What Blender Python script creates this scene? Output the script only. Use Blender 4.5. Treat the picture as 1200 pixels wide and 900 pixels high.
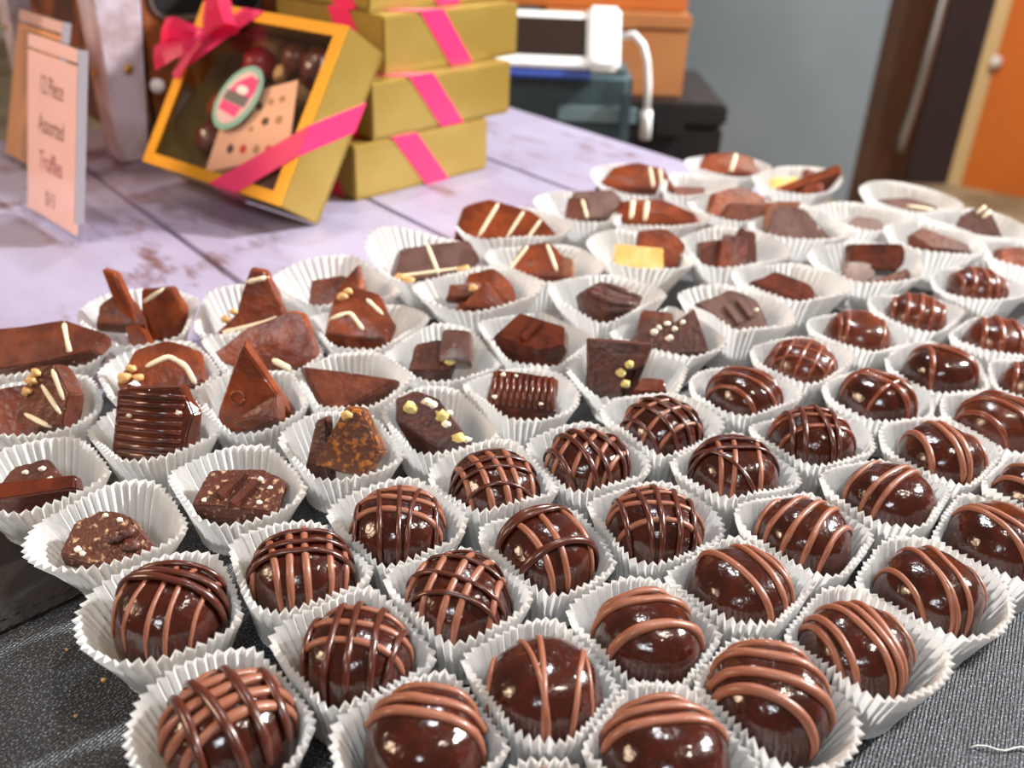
import bpy, bmesh, math, random
from mathutils import Vector, Matrix, noise
from mathutils.bvhtree import BVHTree

for o in list(bpy.data.objects): bpy.data.objects.remove(o, do_unlink=True)
S = bpy.context.scene
C = S.collection
PI = math.pi
def R(d): return math.radians(d)
def srgb(r, g, b):
    return tuple(((c/255)/12.92 if c/255 <= .04045 else ((c/255+.055)/1.055)**2.4) for c in (r, g, b))

# ------------------------------------------------------------ camera, light
CAM_H, TH, ROLL, FPX = .19, R(29), R(2.5), 1080
fw = Vector((0, math.cos(TH), -math.sin(TH))); up = Vector((0, math.sin(TH), math.cos(TH))); rt = Vector((1, 0, 0))
cr = rt*math.cos(ROLL)+up*math.sin(ROLL); cu = up*math.cos(ROLL)-rt*math.sin(ROLL)
cam_d = bpy.data.cameras.new('camera'); cam = bpy.data.objects.new('camera', cam_d); C.objects.link(cam)
m = Matrix.Identity(4)
for i in range(3): m[i][0], m[i][1], m[i][2] = cr[i], cu[i], -fw[i]
m[2][3] = CAM_H
cam.matrix_world = m
cam_d.sensor_fit = 'HORIZONTAL'; cam_d.sensor_width = 36; cam_d.lens = FPX/1200*36
cam_d.clip_start = .01; cam_d.clip_end = 50
cam_d.dof.use_dof = True; cam_d.dof.focus_distance = .268; cam_d.dof.aperture_fstop = 11.5
S.camera = cam

w = bpy.data.worlds.new('room_ambience'); S.world = w; w.use_nodes = True
w.node_tree.nodes['Background'].inputs[0].default_value = (1.0, .78, .60, 1)
w.node_tree.nodes['Background'].inputs[1].default_value = .17
def area(name, loc, target, size, power, col):
    d = bpy.data.lights.new(name, 'AREA'); d.shape = 'DISK'; d.size = size; d.energy = power; d.color = col
    o = bpy.data.objects.new(name, d); C.objects.link(o); o.location = loc
    o.rotation_euler = (Vector(target)-Vector(loc)).to_track_quat('-Z', 'Y').to_euler(); return o
area('ceiling_spot_right', (1.36, .80, 1.00), (-.05, .38, 0), .12, 60, (1, .98, .96))
area('ceiling_spot_back', (.10, 1.45, 1.75), (.05, .3, 0), .12, 12, (.92, .96, 1.0))
area('added_sparkle_spot', (.75, .25, 1.70), (.05, .3, 0), .08, 8, (1, .9, .76))  # extra spot, added to give the chocolates small sparkling highlights
area('ceiling_panel', (-.15, -1.1, 1.45), (0, .35, 0), .40, 10, (.88, .95, 1.0))
area('warm_lamp_left', (-1.35, .10, .85), (-.05, .45, 0), .5, 13, (1, .72, .50))
area('room_lamp', (.9, 2.0, 1.3), (1.2, 3.2, -.4), .4, 34, (1, .9, .78))
S.view_settings.view_transform = 'Standard'; S.view_settings.look = 'None'
S.view_settings.gamma = 1; S.view_settings.use_curve_mapping = False
S.view_settings.exposure = .22

# ------------------------------------------------------------ materials
def mat(name, col, rough=.5, col2=None, nscale=100, nlo=.4, nhi=.6, bump=0, bscale=300, coat=0, metal=0, transl=0, spec=.5, detail=4, sheen=0, sub=0):
    mt = bpy.data.materials.new(name); mt.use_nodes = True
    nt = mt.node_tree; N = nt.nodes; L = nt.links; b = N['Principled BSDF']
    b.inputs['Base Color'].default_value = (*col, 1); b.inputs['Roughness'].default_value = rough
    b.inputs['Metallic'].default_value = metal; b.inputs['Coat Weight'].default_value = coat
    b.inputs['Coat Roughness'].default_value = .12; b.inputs['Specular IOR Level'].default_value = spec
    if sheen: b.inputs['Sheen Weight'].default_value = sheen
    if sub:
        b.inputs['Subsurface Weight'].default_value = sub; b.inputs['Subsurface Radius'].default_value = (.004, .002, .001); b.inputs['Subsurface Scale'].default_value = .5
    tc = N.new('ShaderNodeTexCoord')
    if col2:
        n = N.new('ShaderNodeTexNoise'); n.inputs['Scale'].default_value = nscale; n.inputs['Detail'].default_value = detail
        L.new(tc.outputs['Object'], n.inputs['Vector'])
        mr = N.new('ShaderNodeMapRange'); mr.inputs[1].default_value = nlo; mr.inputs[2].default_value = nhi
        L.new(n.outputs['Fac'], mr.inputs[0])
        mx = N.new('ShaderNodeMix'); mx.data_type = 'RGBA'; mx.inputs[6].default_value = (*col, 1); mx.inputs[7].default_value = (*col2, 1)
        L.new(mr.outputs[0], mx.inputs[0]); L.new(mx.outputs[2], b.inputs['Base Color'])
    if bump:
        n2 = N.new('ShaderNodeTexNoise'); n2.inputs['Scale'].default_value = bscale; n2.inputs['Detail'].default_value = 3
        L.new(tc.outputs['Object'], n2.inputs['Vector'])
        bp = N.new('ShaderNodeBump'); bp.inputs['Strength'].default_value = bump; bp.inputs['Distance'].default_value = .001
        L.new(n2.outputs['Fac'], bp.inputs['Height']); L.new(bp.outputs[0], b.inputs['Normal'])
    if transl:
        t = N.new('ShaderNodeBsdfTranslucent'); t.inputs[0].default_value = (*[c*.98 for c in col], 1)
        ms = N.new('ShaderNodeMixShader'); ms.inputs[0].default_value = transl
        L.new(b.outputs[0], ms.inputs[1]); L.new(t.outputs[0], ms.inputs[2]); L.new(ms.outputs[0], N['Material Output'].inputs[0])
    return mt
def glass(name, col=(1, 1, 1), rough=.03, alpha=.12):
    mt = bpy.data.materials.new(name); mt.use_nodes = True
    nt = mt.node_tree; N = nt.nodes; L = nt.links
    g = N.new('ShaderNodeBsdfGlossy'); g.inputs['Roughness'].default_value = rough
    t = N.new('ShaderNodeBsdfTransparent'); t.inputs[0].default_value = (*col, 1)
    fr = N.new('ShaderNodeLayerWeight'); pw = N.new('ShaderNodeMath'); pw.operation = 'POWER'; pw.inputs[1].default_value = 4; L.new(fr.outputs['Facing'], pw.inputs[0])
    ml = N.new('ShaderNodeMath'); ml.operation = 'MULTIPLY'; ml.inputs[1].default_value = .4; L.new(pw.outputs[0], ml.inputs[0])
    ad = N.new('ShaderNodeMath'); ad.operation = 'ADD'; ad.inputs[1].default_value = alpha; L.new(ml.outputs[0], ad.inputs[0])
    ms = N.new('ShaderNodeMixShader'); L.new(ad.outputs[0], ms.inputs[0]); L.new(t.outputs[0], ms.inputs[1]); L.new(g.outputs[0], ms.inputs[2])
    L.new(ms.outputs[0], N['Material Output'].inputs[0]); return mt
M = {}
M['paper'] = mat('white_paper', (.82, .82, .81), .65, transl=.32, spec=.2, bump=.15, bscale=900)
M['dark'] = mat('dark_chocolate', srgb(64, 21, 10), .18, srgb(46, 15, 8), 120, bump=.8, bscale=170, coat=.25)
M['dark2'] = mat('dark_chocolate_red', srgb(92, 38, 20), .26, srgb(66, 25, 14), 120, bump=.35, bscale=200, coat=.25)
M['milkdrz'] = mat('milk_chocolate_drizzle', srgb(138, 83, 60), .44, bump=.1, bscale=500, coat=.15)
M['darkdrz'] = mat('dark_chocolate_drizzle', srgb(76, 33, 22), .28, bump=.1, bscale=500, coat=.2)
M['middrz'] = mat('brown_chocolate_drizzle', srgb(118, 56, 34), .30, bump=.1, bscale=500, coat=.3)
M['whitedrz'] = mat('white_chocolate_drizzle', srgb(238, 222, 190), .45)
M['milk'] = mat('milk_chocolate', srgb(134, 60, 22), .34, srgb(100, 40, 15), 90, bump=.5, bscale=220, coat=.1, spec=.45)
M['brown'] = mat('brown_chocolate', srgb(104, 52, 32), .38, srgb(80, 36, 22), 110, bump=.5, bscale=300, coat=.08, spec=.45)
M['darkbark'] = mat('dark_chocolate_bark', srgb(84, 40, 27), .42, srgb(60, 27, 18), 160, bump=.6, bscale=420, coat=.15)
M['specked'] = mat('speckled_bark', srgb(80, 38, 25), .45, srgb(196, 160, 128), 520, .58, .70, bump=.7, bscale=520, coat=.1)
M['orangebark'] = mat('caramel_speckled_bark', srgb(84, 42, 20), .4, srgb(178, 106, 30), 420, .5, .66, bump=.5, bscale=420, coat=.2)
M['greychoc'] = mat('grey_sheen_chocolate', srgb(104, 74, 68), .36, srgb(86, 56, 48), 120, bump=.2, bscale=300, coat=.2)  # milk chocolate with a grey reflected sheen painted into its colour
M['palechoc'] = mat('pale_sheen_milk_chocolate', srgb(158, 108, 82), .46, srgb(138, 86, 60), 120, bump=.2, bscale=300, spec=.35)  # milk chocolate paled by a reflection put into the base colour
M['yellow'] = mat('white_chocolate', srgb(232, 190, 104), .45, srgb(240, 210, 140), 120, bump=.2)
M['nut'] = mat('hazelnut', srgb(222, 178, 118), .6, srgb(198, 150, 92), 400, bump=.5, bscale=700)
M['pistachio'] = mat('pistachio', srgb(196, 180, 96), .6, srgb(224, 204, 140), 400, bump=.5, bscale=700)
M['sugar'] = mat('white_flake', srgb(236, 226, 206), .6)
M['gold'] = mat('gold_card', srgb(174, 148, 76), .34, srgb(162, 134, 62), 14, metal=.4, bump=.06, bscale=900)
M['goldframe'] = mat('orange_gold_card', srgb(224, 160, 34), .42, metal=.35)
M['ribbon'] = mat('pink_satin', srgb(235, 22, 100), .38, bump=.12, bscale=1200, sheen=.25)
M['window'] = glass('clear_film', alpha=.03)
M['boxliner'] = mat('dark_liner', srgb(120, 88, 46), .6)
M['card'] = mat('peach_card', srgb(255, 198, 160), .7)
M['pinkpale'] = mat('pale_pink_print', srgb(232, 196, 190), .6)
M['redfoil'] = mat('dark_red_foil', srgb(150, 26, 36), .35, bump=.3, bscale=300)
M['teal'] = mat('mint_print', srgb(140, 190, 168), .6)
M['pinkprint'] = mat('pink_print', srgb(232, 70, 128), .6)
M['greyprint'] = mat('grey_print', srgb(110, 104, 98), .6)
M['redprint'] = mat('red_print', srgb(214, 58, 44), .6)
M['brownprint'] = mat('brown_print', srgb(96, 58, 36), .6)
M['tanprint'] = mat('tan_print', srgb(190, 140, 92), .6)
M['whiteprint'] = mat('white_print', srgb(245, 236, 226), .6)
M['signpaper'] = mat('blush_sign_paper', srgb(255, 226, 214), .6, transl=.6)
M['signpaper2'] = mat('peach_sign_paper', srgb(255, 208, 160), .6, transl=.6)
M['ink'] = mat('brown_ink', srgb(150, 104, 92), .7)
M['inkred'] = mat('rose_ink', srgb(184, 96, 108), .7)
M['edgeacrylic'] = mat('frosted_acrylic_edge', srgb(150, 143, 150), .3)
M['acrylic'] = glass('clear_acrylic', (.97, .97, .98), .04, .04)
M['crate'] = mat('dark_stained_wood', srgb(140, 74, 34), .5, srgb(70, 34, 16), 30, bump=.3, bscale=200)
M['strip'] = mat('whitewashed_strip', srgb(196, 184, 198), .5, srgb(166, 146, 150), 40, bump=.3, bscale=200)
M['brass'] = mat('brass', srgb(214, 172, 90), .25, metal=.9)
M['steel'] = mat('brushed_steel', srgb(150, 148, 150), .35, metal=.8)
M['blackhole'] = mat('slot_shade_black', srgb(14, 10, 9), .9)
M['pearl'] = mat('white_pin', srgb(225, 222, 224), .3)
M['cardboard'] = mat('brown_cardboard', srgb(176, 116, 66), .7, srgb(164, 104, 58), 8, bump=.1, bscale=200)
M['cardboard2'] = mat('orange_cardboard', srgb(186, 104, 34), .7, srgb(172, 92, 30), 8, bump=.1, bscale=200)
M['whiteplastic'] = mat('white_plastic', srgb(236, 240, 242), .35)
M['screen'] = mat('dark_glossy_screen', srgb(44, 32, 28), .08, coat=1)
M['blueedge'] = mat('blue_plastic', srgb(40, 62, 140), .4)
M['tealgrey'] = mat('slate_teal_fabric', srgb(70, 92, 98), .6, srgb(56, 74, 80), 20)
M['slate'] = mat('slate_light_strap', srgb(112, 136, 142), .6)
M['blackplastic'] = mat('black_plastic', srgb(24, 20, 22), .5, srgb(30, 24, 24), 30)
M['greywall'] = mat('grey_painted_wall', srgb(138, 152, 166), .8, srgb(128, 143, 158), 2)
M['browndoor'] = mat('dark_brown_door', srgb(72, 46, 32), .6, srgb(60, 38, 28), 4)
M['plum'] = mat('dark_plum_jamb', srgb(48, 36, 42), .6)
M['cream'] = mat('cream_trim', srgb(206, 178, 130), .6)
M['orangewall'] = mat('orange_painted_wall', srgb(206, 112, 40), .8, srgb(196, 102, 34), 2)
M['beigefloor'] = mat('beige_stone_floor', srgb(172, 158, 130), .8, srgb(140, 124, 98), 5, .45, .6)
M['thread'] = mat('white_thread', srgb(225, 225, 220), .8)

def plank_mat():
    mt = bpy.data.materials.new('whitewashed_plank'); mt.use_nodes = True
    N = mt.node_tree.nodes; L = mt.node_tree.links; b = N['Principled BSDF']; b.inputs['Roughness'].default_value = .5
    tc = N.new('ShaderNodeTexCoord'); mp = N.new('ShaderNodeMapping'); mp.inputs['Scale'].default_value = (.45, 1, 1)
    L.new(tc.outputs['Object'], mp.inputs[0])
    def ns(scale, lo, hi, det=5):
        n = N.new('ShaderNodeTexNoise'); n.inputs['Scale'].default_value = scale; n.inputs['Detail'].default_value = det; n.inputs['Roughness'].default_value = .62
        L.new(mp.outputs[0], n.inputs[0]); r = N.new('ShaderNodeMapRange'); r.inputs[1].default_value = lo; r.inputs[2].default_value = hi
        L.new(n.outputs['Fac'], r.inputs[0]); return r.outputs[0]
    def mix(f, a, c):
        x = N.new('ShaderNodeMix'); x.data_type = 'RGBA'; L.new(f, x.inputs[0])
        if isinstance(a, tuple): x.inputs[6].default_value = (*a, 1)
        else: L.new(a, x.inputs[6])
        x.inputs[7].default_value = (*c, 1); return x.outputs[2]
    c = mix(ns(9, .4, .62), srgb(160, 156, 182), srgb(146, 136, 160))
    mu = N.new('ShaderNodeMath'); mu.operation = 'MULTIPLY'; L.new(ns(55, .52, .64, 8), mu.inputs[0]); L.new(ns(11, .46, .58), mu.inputs[1])
    c = mix(mu.outputs[0], c, srgb(104, 72, 70))
    L.new(c, b.inputs['Base Color'])
    bp = N.new('ShaderNodeBump'); bp.inputs['Strength'].default_value = .25; bp.inputs['Distance'].default_value = .001
    L.new(mu.outputs[0], bp.inputs['Height']); bp.invert = True; L.new(bp.outputs[0], b.inputs['Normal']); return mt
M['plank'] = plank_mat()
def cloth_mat(name, base, glint):
    mt = bpy.data.materials.new(name); mt.use_nodes = True
    N = mt.node_tree.nodes; L = mt.node_tree.links; b = N['Principled BSDF']; b.inputs['Roughness'].default_value = .42
    b.inputs['Specular IOR Level'].default_value = .55
    tc = N.new('ShaderNodeTexCoord'); wv = N.new('ShaderNodeTexWave'); wv.inputs['Scale'].default_value = 340; wv.inputs['Distortion'].default_value = 1.2; wv.inputs['Detail Scale'].default_value = 3
    mp = N.new('ShaderNodeMapping'); mp.inputs['Rotation'].default_value = (0, 0, .5); L.new(tc.outputs['Object'], mp.inputs[0]); L.new(mp.outputs[0], wv.inputs[0])
    n = N.new('ShaderNodeTexNoise'); n.inputs['Scale'].default_value = 1900; n.inputs['Detail'].default_value = 2; L.new(tc.outputs['Object'], n.inputs[0])
    mr = N.new('ShaderNodeMapRange'); mr.inputs[1].default_value = .55; mr.inputs[2].default_value = .68; L.new(n.outputs['Fac'], mr.inputs[0])
    x = N.new('ShaderNodeMix'); x.data_type = 'RGBA'; x.inputs[6].default_value = (*base, 1); x.inputs[7].default_value = (*glint, 1); L.new(mr.outputs[0], x.inputs[0]); L.new(x.outputs[2], b.inputs['Base Color'])  # sparkle of the lit weave painted into the base colour as light specks
    ad = N.new('ShaderNodeMath'); ad.operation = 'ADD'; L.new(wv.outputs['Fac'], ad.inputs[0]); L.new(n.outputs['Fac'], ad.inputs[1])
    bp = N.new('ShaderNodeBump'); bp.inputs['Strength'].default_value = .6; bp.inputs['Distance'].default_value = .0006; L.new(ad.outputs[0], bp.inputs['Height']); L.new(bp.outputs[0], b.inputs['Normal'])
    return mt
M['cloth'] = cloth_mat('black_twill', srgb(25, 26, 30), srgb(150, 160, 174))
M['cloth2'] = cloth_mat('black_hemmed_cloth', srgb(26, 19, 18), srgb(40, 32, 31))

# ------------------------------------------------------------ helpers
def link(name, me, m_, parent=None, mw=None):
    o = bpy.data.objects.new(name, me); C.objects.link(o)
    if m_ is not None and len(me.materials) == 0: me.materials.append(m_)
    if parent is not None: o.parent = parent
    if mw is not None: o.matrix_local = mw
    return o
def obj(name, bm, mkey, parent=None, mw=None, smooth=False):
    me = bpy.data.meshes.new(name); bm.normal_update(); bm.to_mesh(me); bm.free()
    if smooth:
        for p in me.polygons: p.use_smooth = True
    return link(name, me, M[mkey], parent, mw)
def tag(o, label, cat=None, group=None, kind=None):
    if label: o['label'] = label
    if cat: o['category'] = cat
    if group: o['group'] = group
    if kind: o['kind'] = kind
    return o
def empty(name, mw):
    o = bpy.data.objects.new(name, None); C.objects.link(o); o.empty_display_size = .01; o.matrix_local = mw; return o
def frame(o, u, v, n):
    mm = Matrix.Identity(4)
    for i in range(3): mm[i][0], mm[i][1], mm[i][2], mm[i][3] = u[i], v[i], n[i], o[i]
    return mm
def prism(bm, pts, z0, z1, taper=1.0):
    n = len(pts); cx = sum(p[0] for p in pts)/n; cy = sum(p[1] for p in pts)/n
    a = [bm.verts.new((p[0], p[1], z0)) for p in pts]
    b = [bm.verts.new((cx+(p[0]-cx)*taper, cy+(p[1]-cy)*taper, z1)) for p in pts]
    bm.faces.new(list(reversed(a))); bm.faces.new(b)
    for i in range(n): bm.faces.new((a[i], a[(i+1) % n], b[(i+1) % n], b[i]))
def box(bm, x0, x1, y0, y1, z0, z1): prism(bm, [(x0, y0), (x1, y0), (x1, y1), (x0, y1)], z0, z1)
def bevel(bm, off, seg=2):
    bmesh.ops.recalc_face_normals(bm, faces=bm.faces)
    bmesh.ops.bevel(bm, geom=list(bm.edges), offset=off, segments=seg, affect='EDGES', clamp_overlap=True)
def bbox(x0, x1, y0, y1, z0, z1, off=.001, seg=2):
    bm = bmesh.new(); box(bm, x0, x1, y0, y1, z0, z1); bevel(bm, off, seg); return bm
def tube(bm, pts, rad, k=7, flat=1.0, nrm=None):
    P = [Vector(p) for p in pts]; n = len(P); rings = []
    for i in range(n):
        t = (P[min(i+1, n-1)]-P[max(i-1, 0)]).normalized()
        a = nrm[i] if nrm else (Vector((0, 0, 1)) if abs(t.z) < .9 else Vector((1, 0, 0)))
        s = t.cross(a).normalized(); a2 = s.cross(t)
        r = rad[i] if isinstance(rad, (list, tuple)) else rad
        rings.append([bm.verts.new(P[i]+s*math.cos(2*PI*j/k)*r+a2*math.sin(2*PI*j/k)*r*flat) for j in range(k)])
    for i in range(n-1):
        for j in range(k): bm.faces.new((rings[i][j], rings[i][(j+1) % k], rings[i+1][(j+1) % k], rings[i+1][j]))
    bm.faces.new(list(reversed(rings[0]))); bm.faces.new(rings[-1])
    bmesh.ops.recalc_face_normals(bm, faces=bm.faces)
def ell(bm, cx, cy, rx, ry, z0, z1, rot=0, n=28):
    prism(bm, [(cx+rx*math.cos(t)*math.cos(rot)-ry*math.sin(t)*math.sin(rot), cy+rx*math.cos(t)*math.sin(rot)+ry*math.sin(t)*math.cos(rot)) for t in [2*PI*i/n for i in range(n)]], z0, z1)
def lump(bm, c, r, seed, sub=2, am=.25, sc=(1, 1, 1)):
    res = bmesh.ops.create_icosphere(bm, subdivisions=sub, radius=1)
    for v in res['verts']:
        d = v.co.normalized(); k = 1+am*noise.noise(d*1.7+Vector((seed*7.3, seed*1.1, seed*3.7)))
        v.co = Vector((d.x*sc[0], d.y*sc[1], d.z*sc[2]))*r*k+Vector(c)
def struct(name, bm, mkey, mw=None): return tag(obj(name, bm, mkey, None, mw), None, None, None, 'structure')

# table frame: a runs along the planks (to the right and towards us), b across them (to the right and away)
E1 = Vector((.65, -.76, 0)).normalized(); E2 = Vector((-E1.y, E1.x, 0))
TABLE = frame(Vector((0, 0, 0)), E1, E2, Vector((0, 0, 1)))

# ------------------------------------------------------------ room
bm = bmesh.new(); box(bm, -3, 4, -2, 6, -.85, -.75); struct('floor', bm, 'beigefloor')
def wall(name, p, q, h0, h1, th, mk):
    p = Vector((*p, 0)); q = Vector((*q, 0)); u = (q-p).normalized(); v = Vector((-u.y, u.x, 0))
    bm = bmesh.new(); box(bm, 0, (q-p).length, 0, th, h0, h1)
    return struct(name, bm, mk, frame(p, u, v, Vector((0, 0, 1))))
wall('wall_back', (-1.45, 5.55), (1.136, 3.042), -.75, 1.9, .04, 'greywall')
d1 = wall('door_1', (1.148, 3.031), (1.405, 3.342), -.75, 1.9, .05, 'browndoor')
bm = bmesh.new()
hp = []
for i in range(15):
    t = i/14
    hp.append((.15+.10*max(0, t-.45)**1.3*1.6, -.03-.02*math.sin(t*PI), -.58+.62*t))
tube(bm, hp, .017, 8); obj('door_handle', bm, 'steel', d1, smooth=True)['label'] = 'long grey curved pull on dark brown door'
wall('trim_1', (1.41, 3.345), (1.565, 3.36), -.75, 1.9, .05, 'plum')
wall('trim_2', (1.567, 3.358), (1.607, 3.335), -.75, 1.9, .05, 'cream')
wall('wall_right', (1.609, 3.337), (3.4, 2.15), -.75, 1.9, .08, 'orangewall')
bm = bmesh.new(); lump(bm, (0, 0, 0), .022, 3, 2, .1, (1, .6, 1))
tag(obj('wall_hook', bm, 'pearl', None, Matrix.Translation((1.60, 3.315, -.31)), True), 'small white hook on the cream trim by the orange wall', 'hook')

# ------------------------------------------------------------ display table of whitewashed planks
tb = empty('display_table', Matrix.Translation((0, 0, -.75))); tag(tb, 'display table with a top of whitewashed distressed planks', 'table')
Tm = Matrix.Translation((0, 0, .75)) @ TABLE
seams = [.561, .4335, .3055, .1775, .0495, -.0785, -.2065, -.3345]
rnd = random.Random(4)
for i in range(len(seams)-1):
    b1, b0 = seams[i], seams[i+1]
    bm = bmesh.new(); box(bm, -.78, .40, b0+.0009, b1-.0009, -.022, -.0010); bevel(bm, .0012, 2)
    bmesh.ops.translate(bm, vec=(0, 0, 0), verts=bm.verts)
    o = obj('plank', bm, 'plank', tb, Tm)
bm = bmesh.new(); box(bm, -.77, .39, -.32, .55, -.06, -.0235); obj('apron', bm, 'crate', tb, Tm)
for a in (-.72, .34):
    for b in (-.27, .50):
        bm = bmesh.new(); box(bm, a-.03, a+.03, b-.03, b+.03, -.748, -.061); obj('leg', bm, 'crate', tb, Tm)

# black cloth over the near part of the table: far edge runs across the planks under the last cups
bm = bmesh.new()
prism(bm, [(-.55, -.06), (.46, -.06), (.46, .318), (.190, .636), (.140, .606), (-.190, .298), (-.55, -.04)], -.0009, 0)
tag(obj('table_cloth', bm, 'cloth'), 'black twill tablecloth lying under the paper cups', 'tablecloth')
# second cloth with a stitched hem
hl = Vector((.0154, .0165, 0)).normalized()
p0 = Vector((-.1386, .1864, 0))
q0 = p0-hl*.16; q1 = p0+hl*.041; nn = Vector((-hl.y, hl.x, 0))
hc = empty('hemmed_cloth', Matrix.Translation(p0)); tag(hc, 'dark brown-black cloth with stitched hem lying on the tablecloth', 'cloth')
pts = [q0, q1, q1+nn*.03+Vector((.004, .02, 0)), q1+nn*.06, q0+nn*.10]
bm = bmesh.new(); prism(bm, [tuple((p-p0)[:2]) for p in pts], .0001, .0008); obj('cloth_sheet', bm, 'cloth2', hc)
bm = bmesh.new()
hp = [q0-p0, q1-p0, q1-p0+nn*.0045, q0-p0+nn*.0045]
prism(bm, [tuple(p[:2]) for p in hp], .0009, .0015); bevel(bm, .0003, 1); obj('hem', bm, 'cloth2', hc)
for k in range(44):
    c = q0-p0+hl*(.16+.041)*(k+.3)/44+nn*.0037
    bm = bmesh.new(); tube(bm, [c+Vector((0, 0, .0015)), c+hl*.0012+Vector((0, 0, .0018)), c+hl*.0024+Vector((0, 0, .0015))], .00022, 5)
    obj('stitch', bm, 'blackplastic', hc)
# loose thread and crumbs
bm = bmesh.new()
tube(bm, [(.120+.0022*i, .1622+.0006*math.sin(i*1.3), .0006+.0004*math.sin(i*.8)**2) for i in range(14)], .00022, 5)
tag(obj('loose_thread', bm, 'thread', smooth=True), 'loose white thread on the black tablecloth', 'thread')
for i, (x, y) in enumerate([(-.106, .160), (-.122, .2145), (-.092, .137), (-.104, .172), (-.118, .182)]):
    bm = bmesh.new(); lump(bm, (0, 0, .0004), .0005+.0002*(i % 2), i, 1, .4)
    tag(obj('chocolate_crumb', bm, 'nut', None, Matrix.Translation((x, y, .0009 if y > .2 else 0))), 'tiny pale crumb on the dark cloth beside the paper cups' if y < .2 else 'tiny pale crumb on the hemmed cloth', 'crumb', 'crumbs on the cloth')

# ------------------------------------------------------------ gold gift boxes
HB = .0365
def gold_box(name, x, y, z, ang, L, label, group):
    dd = Vector((math.cos(ang), math.sin(ang), 0)); back = Vector((-dd.y, dd.x, 0))
    o = empty(name, frame(Vector((x, y, z)), dd, back, Vector((0, 0, 1)))); tag(o, label, 'gift box', group)
    obj('box_base', bbox(.0006, L-.0006, .0006, .1094, .0002, .0011, .0002), 'gold', o)
    obj('box_lid', bbox(0, L, 0, .110, .0012, HB-.0002, .0012), 'gold', o)
    # ribbons cut across two opposite corners
    bm = bmesh.new(); t = .0005; s0, s1 = .032, .060
    def quad(ps):
        vs = [bm.verts.new(p) for p in ps]; bm.faces.new(vs)
    # diagonal band over lit front face (y=0): from top (s0..) to bottom (s0+.03)
    def slab(ps, n):
        n = Vector(n)*t; a = [bm.verts.new(Vector(p)) for p in ps]; b = [bm.verts.new(Vector(p)+n) for p in ps]
        bm.faces.new(b); bm.faces.new(list(reversed(a)))
        for i in range(len(ps)): bm.faces.new((a[i], a[(i+1) % len(ps)], b[(i+1) % len(ps)], b[i]))
    slab([(s0, -.0001, HB), (s0+.0215, -.0001, HB), (s0+.0505, -.0001, 0.0004), (s0+.029, -.0001, 0.0004)], (0, -1, 0))
    slab([(s0, -.0004, HB), (s0+.0215, -.0004, HB), (-.0001, .0535, HB), (-.0001, .032, HB)], (0, 0, 1))
    slab([(-.0001, .0535, HB), (-.0001, .032, HB), (-.0001, .012, .0004), (-.0001, .0335, .0004)], (-1, 0, 0))
    bmesh.ops.recalc_face_normals(bm, faces=bm.faces)
    obj('ribbon', bm, 'ribbon', o)
    return o
G = 'stacked gold gift boxes'
gold_box('gift_box', -.1066, .5787, -.0010, .8365, .1215, 'gold box tied with pink ribbon, lowest of the stack on the planks', G)
gold_box('gift_box', -.0960, .5905, HB-.0008, .86, .131, 'gold box tied with pink ribbon, second from the bottom of the stack', G)
gold_box('gift_box', -.0905, .6130, 2*HB-.0006, .88, .131, 'gold box tied with pink ribbon, third from the bottom of the stack', G)
gold_box('gift_box', -.1010, .6250, 3*HB-.0004, .87, .131, 'gold box tied with pink ribbon, topmost of the stack', G)

# window gift box leaning on the stack
a, t_ = -.6242, .5837; W, HH, TT = .1323, .110, .0339
wv = Vector((math.cos(a), math.sin(a), 0)); bk = Vector((-math.sin(a), math.cos(a), 0))
uv = Vector((0, 0, 1))*math.cos(t_)+bk*math.sin(t_); nv = -bk*math.cos(t_)+Vector((0, 0, 1))*math.sin(t_)
PV = Vector((-.1211, .5309, -.0004))
WM = frame(PV-wv*W, wv, uv, nv)       # local: x width, y height, z towards viewer; back at z=0, front at z=TT
wb = empty('window_gift_box', WM); tag(wb, 'gold gift box with clear window and pink bow leaning on the box stack', 'gift box')
obj('box_back', bbox(0, W, 0, HH, 0, .0015, .0004), 'gold', wb)
obj('side_panel', bbox(W-.0015, W, 0, HH, .0016, TT-.0012, .0004), 'gold', wb)
obj('side_panel', bbox(0, .0015, 0, HH, .0016, TT-.0012, .0004), 'gold', wb)
obj('side_panel', bbox(.0016, W-.0016, 0, .0015, .0016, TT-.0012, .0004), 'gold', wb)
obj('side_panel', bbox(.0016, W-.0016, HH-.0015, HH, .0016, TT-.0012, .0004), 'gold', wb)
bm = bmesh.new(); F = .0088; F2 = .0072
box(bm, 0, W, 0, F2, TT-.0011, TT); box(bm, 0, W, HH-F2, HH, TT-.0011, TT)
box(bm, 0, F, F2, HH-F2, TT-.0011, TT); box(bm, W-F, W, F2, HH-F2, TT-.0011, TT)
obj('window_frame', bm, 'goldframe', wb)
bm = bmesh.new(); box(bm, .004, W-.004, .004, HH-.004, TT-.0018, TT-.0014); obj('window_pane', bm, 'window', wb)
bm = bmesh.new(); box(bm, .0018, W-.0018, .0018, HH-.0018, .0017, .0025); obj('box_liner', bm, 'boxliner', wb)
def band(name, quads, parent, mk='ribbon', th=.0006):
    bm = bmesh.new()
    for q, n in quads:
        n = Vector(n)*th; A = [bm.verts.new(Vector(p)) for p in q]; B = [bm.verts.new(Vector(p)+n) for p in q]
        bm.faces.new(B); bm.faces.new(list(reversed(A)))
        for i in range(4): bm.faces.new((A[i], A[(i+1) % 4], B[(i+1) % 4], B[i]))
    bmesh.ops.recalc_face_normals(bm, faces=bm.faces); return obj(name, bm, mk, parent)
zf = TT+.0002
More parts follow.
